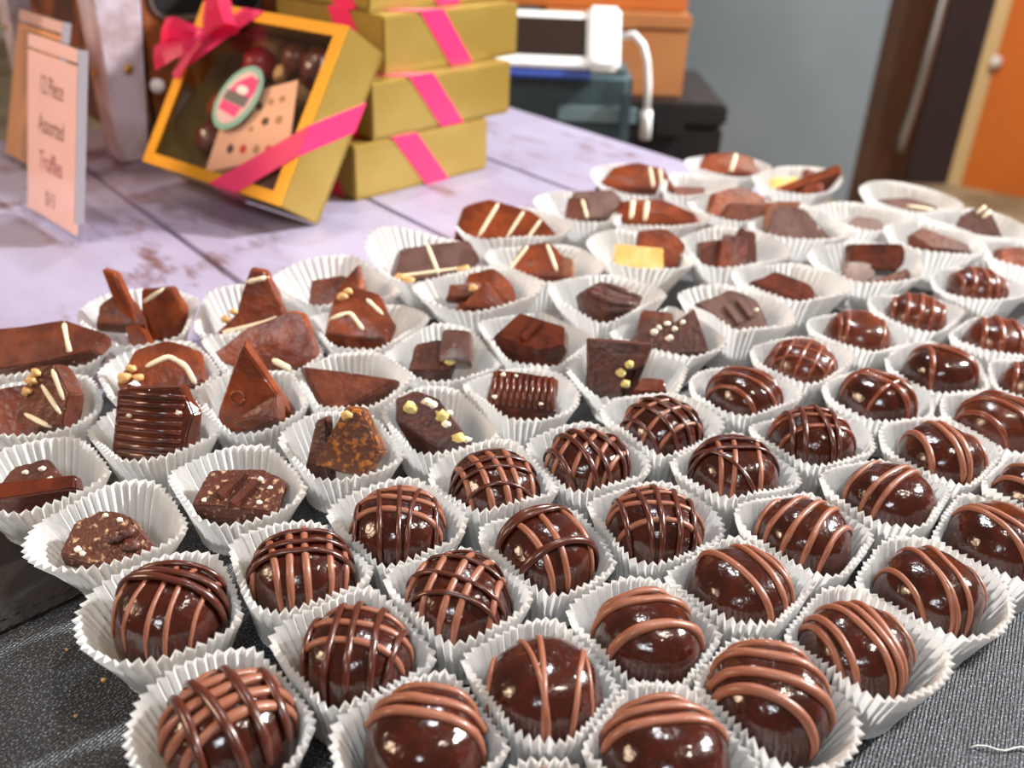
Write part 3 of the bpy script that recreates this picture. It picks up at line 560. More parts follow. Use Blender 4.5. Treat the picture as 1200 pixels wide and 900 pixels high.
# milk etc. pieces: (material, outline mm [u right, v up/away], thickness, yaw, tilt, dx, dy, decorations, name, label)
def reg(n, rx, ry, seed, j=.22):
    r_ = random.Random(seed); return [(rx*(1+r_.uniform(-j, j))*math.cos(2*PI*(i+r_.uniform(-.2, .2))/n), ry*(1+r_.uniform(-j, j))*math.sin(2*PI*(i+r_.uniform(-.2, .2))/n)) for i in range(n)]
WL = 'whitedrz'
KU = {
 1: (-184, 314, [('brown', [(-24, -8), (-17, 6), (8, 9), (22, 3), (20, -4), (-8, -10)], 7, 10, 34, 2, 0, [('line', WL, [(8, 9), (12, -6)], .9), ('line', WL, [(-19, 2), (-12, -9)], .9)], 'chocolate_bark', 'long brown bark slab with two white drizzle lines, last at the plank side')]),
 2: (-157, 351, [('milk', [(-10, 18), (-5, 17), (11, -13), (5, -16)], 6, -6, 70, -3, -5, [], 'chocolate_shard', 'narrow milk chocolate stick standing between two rounded pieces'),
                 ('milk', [(-9, 9), (3, 11), (9, 4), (8, -9), (-6, -10)], 7, -8, 62, 7, 7, [('line', WL, [(-8, 3), (1, 10)], 1.0)], 'chocolate_bark', 'rounded milk bark with a white dash behind the narrow stick'),
                 ('brown', [(-9, -6), (-8, 2), (-3, 6), (4, 4), (8, -6)], 7, 8, 44, -11, -4, [], 'chocolate_bark', 'brown half-round piece beside the narrow milk stick')]),
 3: (-114, 357, [('milk', [(-15, -13), (-4, -2), (1, 15), (7, 14), (13, 0), (14, -12)], 8, 4, 66, 1, 1, [('line', WL, [(0, 10), (8, 12)], 1.1), ('line', WL, [(-9, -9), (0, -7), (13, -3)], 1.1), ('nut', 'nut', [(-8, -4), (-5, -1)], 1.6)], 'chocolate_shard', 'tall peaked milk shard with two white drizzle bands')]),
 4: (-82, 386, [('brown', [(-11, -7), (-8, 7), (5, 9), (10, 2), (4, -8)], 10, 12, 48, -5, -1, [], 'chocolate_chunk', 'faceted pale brown chunk beside a small milk shard'),
                ('milk', [(-8, -8), (4, 10), (9, -6)], 6, -10, 60, 9, 0, [], 'chocolate_shard', 'small pointed milk shard beside the faceted pale chunk')]),
 5: (-167, 279, [('milk', [(-8, -10), (-9, 8), (4, 10), (9, 0), (6, -9)], 8, 10, 55, -11, -3, [], 'chocolate_chunk', 'milk chunk wedged beside the drizzled nut bark'),
                 ('brown', [(-11, -11), (-6, 10), (2, 12), (11, 3), (10, -9), (0, -12)], 8, -12, 55, 7, 1, [('line', WL, [(2, 10), (9, 0)], .9), ('line', WL, [(-1, 4), (9, -5)], .9), ('line', WL, [(-5, -7), (6, -10)], .9), ('nut', 'nut', [(-5, 5), (-6, 1), (-4, 8)], 1.9)], 'nut_bark', 'brown nut bark with three white lines, beside a milk chunk')]),
 6: (-132, 301, [('milk', [(-14, -6), (-9, 6), (1, 10), (11, 7), (15, -4), (6, -9), (-6, -9)], 8, 0, 48, 1, 2, [('line', WL, [(-4, 0), (3, 4), (9, 1), (13, -5)], 1.0), ('nut', 'nut', [(-9, -1), (-6, -4), (-11, -4)], 2.0)], 'nut_bark', 'rounded milk bark with white curl and nuts behind the ridged dark slab')]),
 7: (-120, 263, [('dark2', [(-13, -14), (-13, 11), (9, 14), (15, 6), (13, -10)], 8, -8, 62, 1, 0, [('ridges', 'dark2', 8, 12, .55), ('nut', 'sugar', [(-11, -12), (10, 6), (3, -11), (-8, 3)], .9)], 'ridged_slab', 'large dark finely ridged slab standing in its cup'),
                 ('dark2', [(-3, -12), (-4, 12), (4, 9), (4, -11)], 5, -30, 66, -13, 5, [], 'chocolate_shard', 'narrow dark sliver beside the large ridged slab')]),
 8: (-99, 325, [('milk', [(-19, -5), (-6, 5), (9, 11), (14, 10), (19, -8), (8, -10), (-6, -9)], 6, 8, 58, 0, 3, [('line', WL, [(3, -6), (10, -10)], 1.3)], 'chocolate_shard', 'broad milk shard lying behind the tall triangular shard')]),
 9: (-92, 286, [('milk', [(-13, -15), (-9, 2), (-3, 18), (15, -8), (9, -14)], 7, 0, 68, -1, 2, [('ring', 'milk', [(-4.5, -2)], 2.4)], 'chocolate_shard', 'tall triangular milk shard with a round bubble mark'),
                ('brown', [(-8, -6), (6, 6), (9, -3), (0, -8)], 6, -10, 50, 4, -9, [], 'chocolate_shard', 'small brown shard in front of the tall triangular shard')]),
 10: (-147, 236, [('darkbark', [(-12, -6), (-6, 5), (4, 8), (11, -2), (6, -7)], 8, 10, 32, -4, 3, [('nut', 'sugar', [(-2, 3), (3, 4), (6, 0)], .9)], 'chocolate_chunk', 'dark broken chunk with pale flecks behind a flat dark stick'),
                  ('dark2', [(-14, -3), (-12, 3), (13, 3), (14, -2)], 5, 16, 30, 1, -8, [], 'chocolate_shard', 'flat dark stick lying in front of the pale-flecked chunk')]),
 11: (-115, 214, [('specked', [(-12, -7), (-12, 4), (-5, 9), (4, 8), (13, 0), (12, -6), (0, -9)], 11, -6, 26, 0, -2, [('nut', 'sugar', [(-3, 7), (2, 6), (-7, -5), (-5, -6)], .9), ('nut', 'darkbark', [(6, 2), (3, 0), (9, -2)], 2.2)], 'chocolate_chunk', 'rough brown chocolate lump alone in its cup beside the hemmed cloth')]),
 12: (-85, 237, [('specked', [(-13, -7), (-12, 7), (5, 9), (13, 6), (12, -7)], 10, -4, 20, 1, 0, [('bars', 'darkbark', 2), ('nut', 'sugar', [(8, -4), (10, 2), (-10, -5), (6, 5)], .9)], 'bark_block', 'speckled bark block with two raised bars on top')]),
 13: (-56, 260, [('darkbark', [(-5, -11), (-4, 10), (0, 12), (6, -10)], 6, -20, 64, -13, 2, [], 'chocolate_shard', 'upright dark shard beside the caramel speckled bark'),
                 ('orangebark', [(-11, -9), (-3, 11), (3, 11), (11, -2), (6, -11)], 9, -8, 60, 7, -1, [('nut', 'nut', [(-2, 9)], 1.8)], 'caramel_bark', 'caramel speckled bark leaning in its cup with a nut on top')]),
 14: (-62, 348, [('milk', [(-12, -8), (-9, 8), (-2, 11), (8, 8), (13, -3), (9, -9)], 9, 6, 46, -3, 0, [('line', WL, [(-11, -2), (-3, 1), (2, -6)], .9), ('line', WL, [(3, 6), (9, 0)], .9), ('nut', 'nut', [(-6, 7), (-4, 9)], 2.0)], 'nut_bark', 'milk nut bark with white squiggles, behind the flat chocolate triangle')]),
 15: (-61, 301, [('brown', [(-17, 8), (16, 4), (9, -2), (-3, -10), (-7, -8)], 5, 0, 28, 0, -1, [], 'chocolate_triangle', 'flat matte brown triangle of chocolate lying in its cup')]),
 16: (-28, 328, [('darkbark', [(-9, -6), (-7, 5), (2, 7), (8, 1), (6, -6)], 9, 4, 34, -8, -1, [('nut', 'pistachio', [(7, 2), (6, -2)], 2.2)], 'nut_cluster', 'dark nut cluster with a greenish nut beside a smooth block'),
                 ('greychoc', [(-5, -6), (-5, 6), (5, 6), (6, -5)], 8, -6, 44, 9, 1, [], 'chocolate_block', 'smooth dark grey block beside the dark nut cluster')]),
 17: (-25, 279, [('darkbark', [(-15, 8), (-9, 12), (0, 9), (15, -8), (12, -12), (2, -9), (-14, 0)], 8, -4, 44, -1, 0, [('nut', 'pistachio', [(2, 3), (9, -5), (-10, 5)], 2.3), ('nut', 'sugar', [(-4, 8), (4, 5), (4, 0), (12, -5), (-2, 7)], 1.5)], 'nut_bark', 'diagonal dark bark with greenish nuts and white flakes')]),
 18: (3, 297, [('dark2', [(-13, -7), (-11, 8), (12, 7), (13, -7)], 7, -6, 34, 1, 0, [('ridges', 'dark2', 10, 11, .5, 90), ('nut', 'sugar', [(-8, 6), (-3, 6), (-10, -4), (8, -5)], .9)], 'ridged_square', 'dark ridged square with white flecks on top'),
               ('darkbark', [(-3, -3), (-2, 3), (3, 2), (3, -3)], 4, 0, 30, -14, 6, [], 'chocolate_chunk', 'small dark crumb beside the dark ridged square')]),
 19: (9, 345, [('dark2', [(-14, -4), (-6, 8), (12, 5), (13, -4), (4, -8)], 10, -12, 30, -3, 0, [('bars', 'dark2', 1)], 'bar_segment', 'glossy dark bar segment with sloped sides'),
               ('brown', [(-4, -4), (-2, 4), (5, 2), (4, -4)], 6, 0, 45, 10, -7, [], 'chocolate_chunk', 'small brown offcut beside the glossy dark bar segment')]),
 20: (-16, 384, [('milk', [(-12, -8), (-7, 8), (3, 11), (11, 4), (14, -8)], 9, 4, 44, 2, 4, [], 'chocolate_bark', 'milk chocolate mound of overlapping bark'),
                 ('milk', [(-9, -5), (0, 6), (10, -6)], 6, -8, 56, 5, -9, [], 'chocolate_shard', 'triangular milk shard leaning on the milk mound'),
                 ('brown', [(-8, -3), (-6, 3), (6, 3), (7, -3)], 5, 12, 40, -12, -5, [('nut', 'nut', [(3, 0)], 2.0)], 'nut_bark', 'thin brown piece with a nut beside the milk mound')]),
 21: (-44, 416, [('greychoc', [(-18, -9), (-14, 7), (16, 11), (20, 2), (16, -5)], 9, 8, 46, 5, -2, [('line', WL, [(-2, 9), (3, -6)], 1.0), ('line', WL, [(-16, -6), (16, -2)], .7), ('nut', 'nut', [(14, -4), (-10, -8), (-14, -7)], 2.6)], 'nut_slab', 'grey-brown glossy slab with white line and nuts, beside the cup with a tall peak')]),
 22: (-3, 468, [('milk', [(-24, -9), (-22, 8), (-10, 12), (10, 8), (22, -2), (16, -10)], 8, -6, 42, -4, 1, [('line', WL, [(-6, 10), (-13, -8)], 1.1), ('line', WL, [(7, 8), (0, -8)], .9), ('line', WL, [(15, 3), (10, -7)], .9)], 'chocolate_bark', 'large milk slab with three white drizzle lines next to the plank seam')]),
 23: (12, 419, [('milk', [(-16, -7), (-8, 6), (3, 9), (8, 4), (10, -8)], 8, 0, 46, -3, 1, [('line', WL, [(-14, -6), (-6, 6)], 1.0), ('line', WL, [(2, 8), (7, -5)], 1.0)], 'chocolate_bark', 'milk bark with two white lines, beside the yellow block'),
                ('palechoc', [(-6, -7), (-3, 6), (6, 3), (7, -5)], 7, -10, 50, 14, 0, [], 'chocolate_chunk', 'pale milk chunk beside the two-line milk bark')]),
 24: (65, 446, [('yellow', [(-11, -9), (-11, 7), (10, 6), (11, -10)], 9, -4, 56, -11, -6, [], 'white_chocolate_block', 'yellow white-chocolate block beside milk shards'),
                ('milk', [(-11, -9), (-8, 9), (4, 10), (13, 2), (8, -9)], 8, 6, 50, 11, 5, [], 'chocolate_shard', 'milk shard beside the yellow white-chocolate block')]),
 25: (40, 509, [('greychoc', [(-16, -8), (-10, 8), (10, 10), (16, 0), (8, -8)], 8, 6, 40, 4, 1, [], 'chocolate_bark', 'dull grey-brown bark slab behind the double-line slab'),
                ('brown', [(-6, -7), (-5, 6), (5, 6), (6, -7)], 7, 0, 50, -13, -6, [('line', WL, [(2, 5), (5, -5)], 1.0)], 'chocolate_chunk', 'brown piece with white edge beside the dull grey-brown slab')]),
 26: (75, 496, [('milk', [(-22, -6), (-20, 5), (0, 9), (18, 3), (22, -6)], 7, -14, 40, 5, 1, [('line', WL, [(-14, 7), (-13, -5)], 1.4), ('line', WL, [(-7, 8), (-6, -5)], 1.4)], 'chocolate_bark', 'long milk slab with two thick white lines at one end')]),
 27: (74, 570, [('milk', [(-22, -6), (-14, 6), (0, 10), (14, 7), (22, -6)], 8, -4, 48, -2, 0, [('line', WL, [(6, 9), (9, -5)], 1.1), ('line', WL, [(12, 7), (14, -5)], 1.1)], 'chocolate_bark', 'domed milk bark with two white bars, at the plank side')]),
 28: (138, 612, [('milk', [(-20, -6), (-14, 6), (0, 9), (14, 6), (20, -6)], 8, 0, 46, 0, 0, [('line', WL, [(4, 8), (0, -6)], 1.5)], 'chocolate_bark', 'domed milk bark with one white line, farthest from the truffles')]),
 29: (175, 580, [('milk', [(-19, -8), (-17, -3), (18, 12), (20, 7)], 7, 0, 60, 4, -6, [], 'chocolate_shard', 'long milk stick jutting high out of its cup'),
                 ('yellow', [(-8, -5), (-6, 5), (8, 6), (8, -4)], 6, 0, 50, -7, 6, [], 'white_chocolate_block', 'pale yellow piece behind the long jutting stick'),
                 ('milk', [(-6, -8), (-4, 8), (5, 5), (7, -8)], 7, 0, 56, 15, -6, [], 'chocolate_chunk', 'orange-brown chunk beside the long jutting stick')]),
 30: (155, 498, [('greychoc', [(-16, -10), (-10, 12), (4, 8), (18, -8), (8, -12)], 8, -8, 44, 6, 0, [], 'chocolate_slab', 'large bluish-grey chocolate slab under a pale pointed piece'),
                 ('palechoc', [(-9, -12), (-8, 9), (8, 10), (2, -4)], 7, -6, 60, -12, 8, [], 'chocolate_shard', 'pale pointed piece beside the bluish-grey slab')]),
 31: (129, 524, [('milk', [(-17, -7), (-13, 7), (2, 11), (15, 5), (14, -8)], 8, 4, 44, -2, 1, [], 'chocolate_bark', 'rounded milk slab overlapped by a paler one'),
                 ('brown', [(-13, -5), (-9, 5), (10, 5), (12, -6)], 7, -6, 46, 3, -12, [], 'chocolate_bark', 'paler brown slab in front of the rounded milk slab')]),
 32: (108, 451, [('brown', [(-7, -9), (-8, 8), (6, 10), (8, -8)], 9, 4, 52, -12, 1, [], 'chocolate_block', 'upright brown block in a pair, on the yellow block side'),
                 ('milk', [(-6, -9), (-5, 9), (6, 8), (6, -9)], 8, -6, 58, 2, -9, [], 'chocolate_block', 'milk block standing between the two brown blocks'),
                 ('brown', [(-8, -8), (-2, 10), (5, 8), (8, -8)], 9, -10, 54, 13, 4, [], 'chocolate_block', 'pointed brown block beside the pair of upright blocks')]),
 33: (42, 379, [('darkbark', [(-13, 0), (-4, 7), (12, 2), (10, -6), (-2, -8)], 6, -8, 34, 0, 0, [('line', 'darkbark', [(-9, 1), (0, -3), (9, -3)], 1.6), ('line', 'darkbark', [(-3, 5), (8, 2)], 1.4)], 'flaky_bark', 'flaky dark bark with curled layers')]),
 34: (65, 357, [('brown', [(-7, -5), (-6, 5), (6, 5), (7, -4)], 8, -6, 40, -5, 10, [], 'chocolate_block', 'brown block behind the white-flecked dark flakes'),
                ('darkbark', [(-14, -5), (-8, 5), (2, 4), (9, 10), (15, -7), (2, -9)], 6, -4, 42, 0, -5, [('nut', 'sugar', [(-4, 1), (-1, 3), (2, 1), (-6, -1), (5, 4), (0, -3)], 1.3)], 'flaky_bark', 'dark flakes dusted with white crumbs behind the pistachio square')]),
 35: (98, 373, [('greychoc', [(-15, 4), (-2, 12), (9, 8), (15, -8), (6, -12)], 8, -6, 36, -2, 1, [('bars', 'greychoc', 3, -55), ('nut', 'sugar', [(6, -8), (9, 3)], 1.1)], 'grooved_slab', 'grey-brown grooved slab with glossy highlights')]),
 36: (46, 323, [('darkbark', [(-11, -9), (-11, 10), (11, 9), (9, 2), (2, -1), (1, -9)], 7, 2, 64, -4, 2, [('nut', 'pistachio', [(0, -1), (3, 2), (2, -5)], 1.9)], 'pistachio_square', 'upright dark square with a golden pistachio at its notch'),
                ('dark2', [(-6, -3), (-3, 3), (5, 3), (6, -3)], 4, 0, 30, 8, -8, [], 'chocolate_shard', 'small dark chip lying beside the pistachio square')]),
 37: (131, 409, [('dark2', [(-15, 2), (-5, 9), (10, 4), (15, -8), (5, -9)], 9, -10, 30, -3, 0, [('line', 'dark2', [(-12, 2), (0, -2), (9, -7)], 1.8)], 'bar_segment', 'rough cut dark bar with a raised edge')]),
 38: (178, 441, [('greychoc', [(-8, -5), (-3, 6), (7, 7), (9, 0), (2, -7)], 8, 0, 40, -12, -4, [], 'chocolate_block', 'small faceted grey-brown gem of chocolate beside a bar offcut'),
                 ('dark2', [(-12, -3), (-12, 7), (12, 9), (13, 1), (9, -5)], 8, -4, 50, 5, 6, [], 'bar_segment', 'dark bar offcut behind the faceted gem'),
                 ('brown', [(-12, -5), (10, 4), (12, 0), (-8, -8)], 6, 4, 46, 6, -8, [], 'chocolate_shard', 'brown stick lying in front of the dark bar offcut')]),
 39: (198, 518, [('greychoc', [(-12, -4), (-4, 6), (8, 5), (13, -5)], 7, 0, 36, 2, 0, [], 'chocolate_chunk', 'low greyish chunk sunk in its cup')]),
 40: (238, 551, [('greychoc', [(-16, 4), (0, 7), (14, 2), (16, -5), (-4, -6)], 6, -8, 30, 0, 0, [('line', WL, [(-2, 0), (12, -1)], .9)], 'chocolate_bark', 'flat greyish piece with a pale streak, next to the table edge')]),
 41: (260, 508, [('greychoc', [(-14, -7), (-8, 5), (4, 11), (13, -8)], 7, 0, 58, -6, 0, [('line', WL, [(-2, 6), (3, 10)], 1.2), ('line', WL, [(1, 4), (7, 9)], 1.2)], 'chocolate_shard', 'greyish triangular piece with two white bars, next to the table edge')]),
 42: (228, 480, [('brown', [(-14, 2), (-8, 7), (13, -1), (14, -6), (-4, -5)], 6, -6, 36, 0, 0, [], 'chocolate_bark', 'low brown piece between the white-barred triangle and a truffle')]),
 43: (270, 470, [('milk', [(-9, -8), (-8, 7), (8, 8), (9, -7)], 8, 0, 44, -4, 0, [], 'chocolate_chunk', 'milk chunk alone in its cup at the table corner')]),
 45: (105, 562, [('brown', [(-10, -5), (-8, 5), (8, 5), (9, -6)], 7, 0, 25, 0, -3, [], 'chocolate_chunk', 'brown chunk sunk deep between the domed bark cups')]),
}
cups = []
for i, t in enumerate(TR): cups.append(['T', i+1, t[0]/1000, t[1]/1000])
for k, v in KU.items(): cups.append(['K', k, v[0]/1000, v[1]/1000])
def zcl(x, y):
    # height of the cloth: the hemmed sheet lies under the two outer left cups
    return .0009 if (x < -.095 and .19 < y < .24) else 0.0
cup_r = {}
for ci, (ty, k, x, y) in enumerate(cups):
    rn = random.Random(100+ci)
    Rm = (.0222 if ty == 'T' else .0228 if y < .30 else .0280 if y < .36 else .0305)*rn.uniform(.97, 1.04)
    nb = []
    for cj, (_, _, x2, y2) in enumerate(cups):
        if cj != ci:
            d = math.hypot(x2-x, y2-y)
            if d < .062: nb.append((math.atan2(y2-y, x2-x), d/2-.0006))
    h = rn.uniform(.0200, .0220) if ty == 'T' else rn.uniform(.0178, .0200) if y < .26 else rn.uniform(.0195, .0220) if y < .36 else rn.uniform(.0235, .0270)
    ph = [rn.uniform(0, 6.28) for _ in range(4)]; am = rn.uniform(.02, .05)
    def Rf(f, Rm=Rm, nb=nb, ph=ph, am=am):
        r0 = Rm*(1+am*math.sin(2*f+ph[0])+.02*math.sin(3*f+ph[1]))
        s = (1/r0)**14
        for fa, dd in nb:
            c = math.cos(f-fa)
            if c > .15: s += (c/dd)**14
        return s**(-1/14)
    def Hf(f, h=h, ph=ph, k=k, ty=ty):
        z = h*(1+.05*math.sin(f+ph[2])+.035*math.sin(2*f+ph[3]))
        if ty == 'K' and k == 21: z += .012*max(0, math.cos(f-R(150)))**3
        return z
    rb = .0136 if ty == 'T' else .0132
    cup_r[(ty, k)] = (Rf, Hf, rb, h)
    # pleated mesh
    NP = rn.choice((46, 48, 50)); n = NP*2; bm = bmesh.new()
    ang = []
    tt = rn.uniform(0, 1)
    for i in range(n): ang.append(2*PI*(i+rn.uniform(-.16, .16))/n+tt)
    jit = [rn.uniform(.7, 1.3) for _ in range(n)]
    rows = []
    prof = [(0, 0), (.10, .02), (.35, .28), (.62, .55), (.85, .82), (1, 1)]
    sgn = [1 if i % 2 else -1 for i in range(n)]
    for ri, (s, sr) in enumerate(prof):
        row = []
        for i, f in enumerate(ang):
            Rr = Rf(f)-.0006; A = (.00034+.00064*s)*jit[i]*(1 if s > 0 else .4)
            r = rb+(Rr-rb)*sr+sgn[i]*A
            z = .0003+Hf(f)*s+(sgn[i]*-.0002+(jit[i]-1)*.0004)*(s if s > .8 else 0)
            row.append(bm.verts.new((r*math.cos(f), r*math.sin(f), z)))
        rows.append(row)
    cv = bm.verts.new((0, 0, .0003))
    for i in range(n):
        j = (i+1) % n
        bm.faces.new((cv, rows[0][i], rows[0][j]))
        for ri in range(len(rows)-1): bm.faces.new((rows[ri][i], rows[ri][j], rows[ri+1][j], rows[ri+1][i]))
    z0 = zcl(x, y)
    if ty == 'T': lab = 'white pleated paper cup holding the dark truffle '+TR[k-1][4].split(', ')[0]
    else: lab = 'white pleated paper cup holding the '+KU[k][2][0][9].split(', ')[0]
    lab = ' '.join(lab.split()[:16])
    tag(obj('paper_cup', bm, 'paper', None, Matrix.Translation((x, y, z0))), lab, 'paper cup', 'pleated paper cups')

# ---- truffles
EXP, RT, HZ = 2.65, .0143, .0136
def truffle(idx, x, y, mk, sets, desc):
    rn = random.Random(500+idx); zb = zcl(x, y)+.0007
    sx, sy = rn.uniform(.97, 1.03), rn.uniform(.97, 1.03); hz = HZ*rn.uniform(.97, 1.05); sd = Vector((idx*3.1, idx*1.7, 0))
    def surf(d):
        d = d.normalized(); rho = math.hypot(d.x, d.y)
        hzz = hz*1.02 if d.z > 0 else HZ*.95
        k = ((rho/RT)**EXP+(abs(d.z)/hzz)**EXP)**(-1/EXP)
        k *= 1+.045*noise.noise(d*1.3+sd)+.016*noise.noise(d*3.5+sd)+.006*noise.noise(d*8+sd)
        return Vector((d.x*k*sx, d.y*k*sy, d.z*k+HZ*.95))
    bm = bmesh.new(); nu, nv_ = 36, 22; rows = []
    for j in range(1, nv_):
        th = PI*j/nv_
        rows.append([bm.verts.new(surf(Vector((math.sin(th)*math.cos(2*PI*i/nu), math.sin(th)*math.sin(2*PI*i/nu), math.cos(th))))) for i in range(nu)])
    tp = bm.verts.new(surf(Vector((0, 0, 1)))); bt = bm.verts.new(surf(Vector((0, 0, -1))))
    for i in range(nu):
        q = (i+1) % nu; bm.faces.new((tp, rows[0][i], rows[0][q])); bm.faces.new((bt, rows[-1][q], rows[-1][i]))
        for j in range(len(rows)-1): bm.faces.new((rows[j][i], rows[j+1][i], rows[j+1][q], rows[j][q]))
    rc = min(cup_r[('T', idx)][0](f*.2) for f in range(32))
    zmin = min(v.co.z for v in bm.verts)
    for v in bm.verts: v.co.z -= zmin
    o = obj('chocolate_truffle', bm, mk, None, Matrix.Translation((x, y, zb)), True)
    tag(o, ('dark truffle '+desc), 'truffle', 'drizzled chocolate truffles')
    off_z = Vector((0, 0, -zmin))
    def strand(path, rad, mkey):
        # path: list of (offset fraction, angle along) for direction ang
        pts, nr, rr = [], [], []
        n_ = len(path)
        for q, d in enumerate(path):
            p = surf(d)+off_z; pts.append(p); nv2 = Vector((p.x, p.y, (p.z-.012)*1.1)).normalized(); nr.append(nv2)
            e = min(q, n_-1-q); rr.append(rad*(1+.18*noise.noise(Vector((q*.35, idx, rad*999))))*(.45 if e == 0 else .85 if e == 1 else 1)*min(1, .58+.6*max(0, d.z+.12)))
        lift = .12 if mkey != D_ else .75
        pts = [p+nv2*rad*lift for p, nv2 in zip(pts, nr)]
        bm = bmesh.new(); tube(bm, pts, rr, 8, .72, nr)
        obj('drizzle_line', bm, mkey, o, smooth=True)
    def dirv(ang, of, t, wob):
        of = max(-.93, min(.93, of+wob)); c = math.sqrt(1-of*of)
        s = c*math.sin(t); zz = c*math.cos(t); ca, sa = math.cos(R(ang)), math.sin(R(ang))
        return Vector((ca*s-sa*of, sa*s+ca*of, zz))
    for mkey, ang, ofs, rad in sets:
        for of in ofs:
            of2 = of+rn.uniform(-.05, .05); a2 = ang+rn.uniform(-6, 6); w1, w2 = rn.uniform(-.05, .05), rn.uniform(0, 6)
            # perpendicular fall: short strands on the flanks, long ones over the crown
            t0 = -R(rn.uniform(66, 104)); t1 = R(rn.uniform(70, 104)); n_ = 24
            strand([dirv(a2, of2, t0+(t1-t0)*q/(n_-1), w1*math.sin(3.2*q/(n_-1)+w2)) for q in range(n_)], rad/1000*(1.3 if mkey == D_ else 1.08), mkey)
    if not sets:
        if idx == 22: ofz, ang, rad, tm = [.62, .28, .02], -8, 1.3, 62
        else: ofz, ang, rad, tm = [.66, .30, -.12], -14, 1.5, 66
        path = []
        for li, of in enumerate(ofz):
            a0, a1 = (-tm, tm) if li % 2 == 0 else (tm, -tm)
            if li == 0: a0 = -98
            if li == len(ofz)-1: a1 = (98 if a1 > 0 else -98)
            for q in range(14): path.append((of-.05*math.sin(q/13*PI), a0+(a1-a0)*q/13))
            if li < len(ofz)-1:
                o2 = ofz[li+1]
                for q in range(1, 6): path.append((of+(o2-of)*q/6, a1+(8 if a1 > 0 else -8)*math.sin(q/6*PI)))
        strand([dirv(ang, of, R(t), 0) for of, t in path], rad/1000, M_)
        if idx == 31: strand([dirv(-22, -.52+.04*math.sin(q*.2), R(-90+190*q/23), 0) for q in range(24)], .0014, M_)
    return o
for i, t in enumerate(TR): truffle(i+1, t[0]/1000, t[1]/1000, t[2], t[3], t[4])

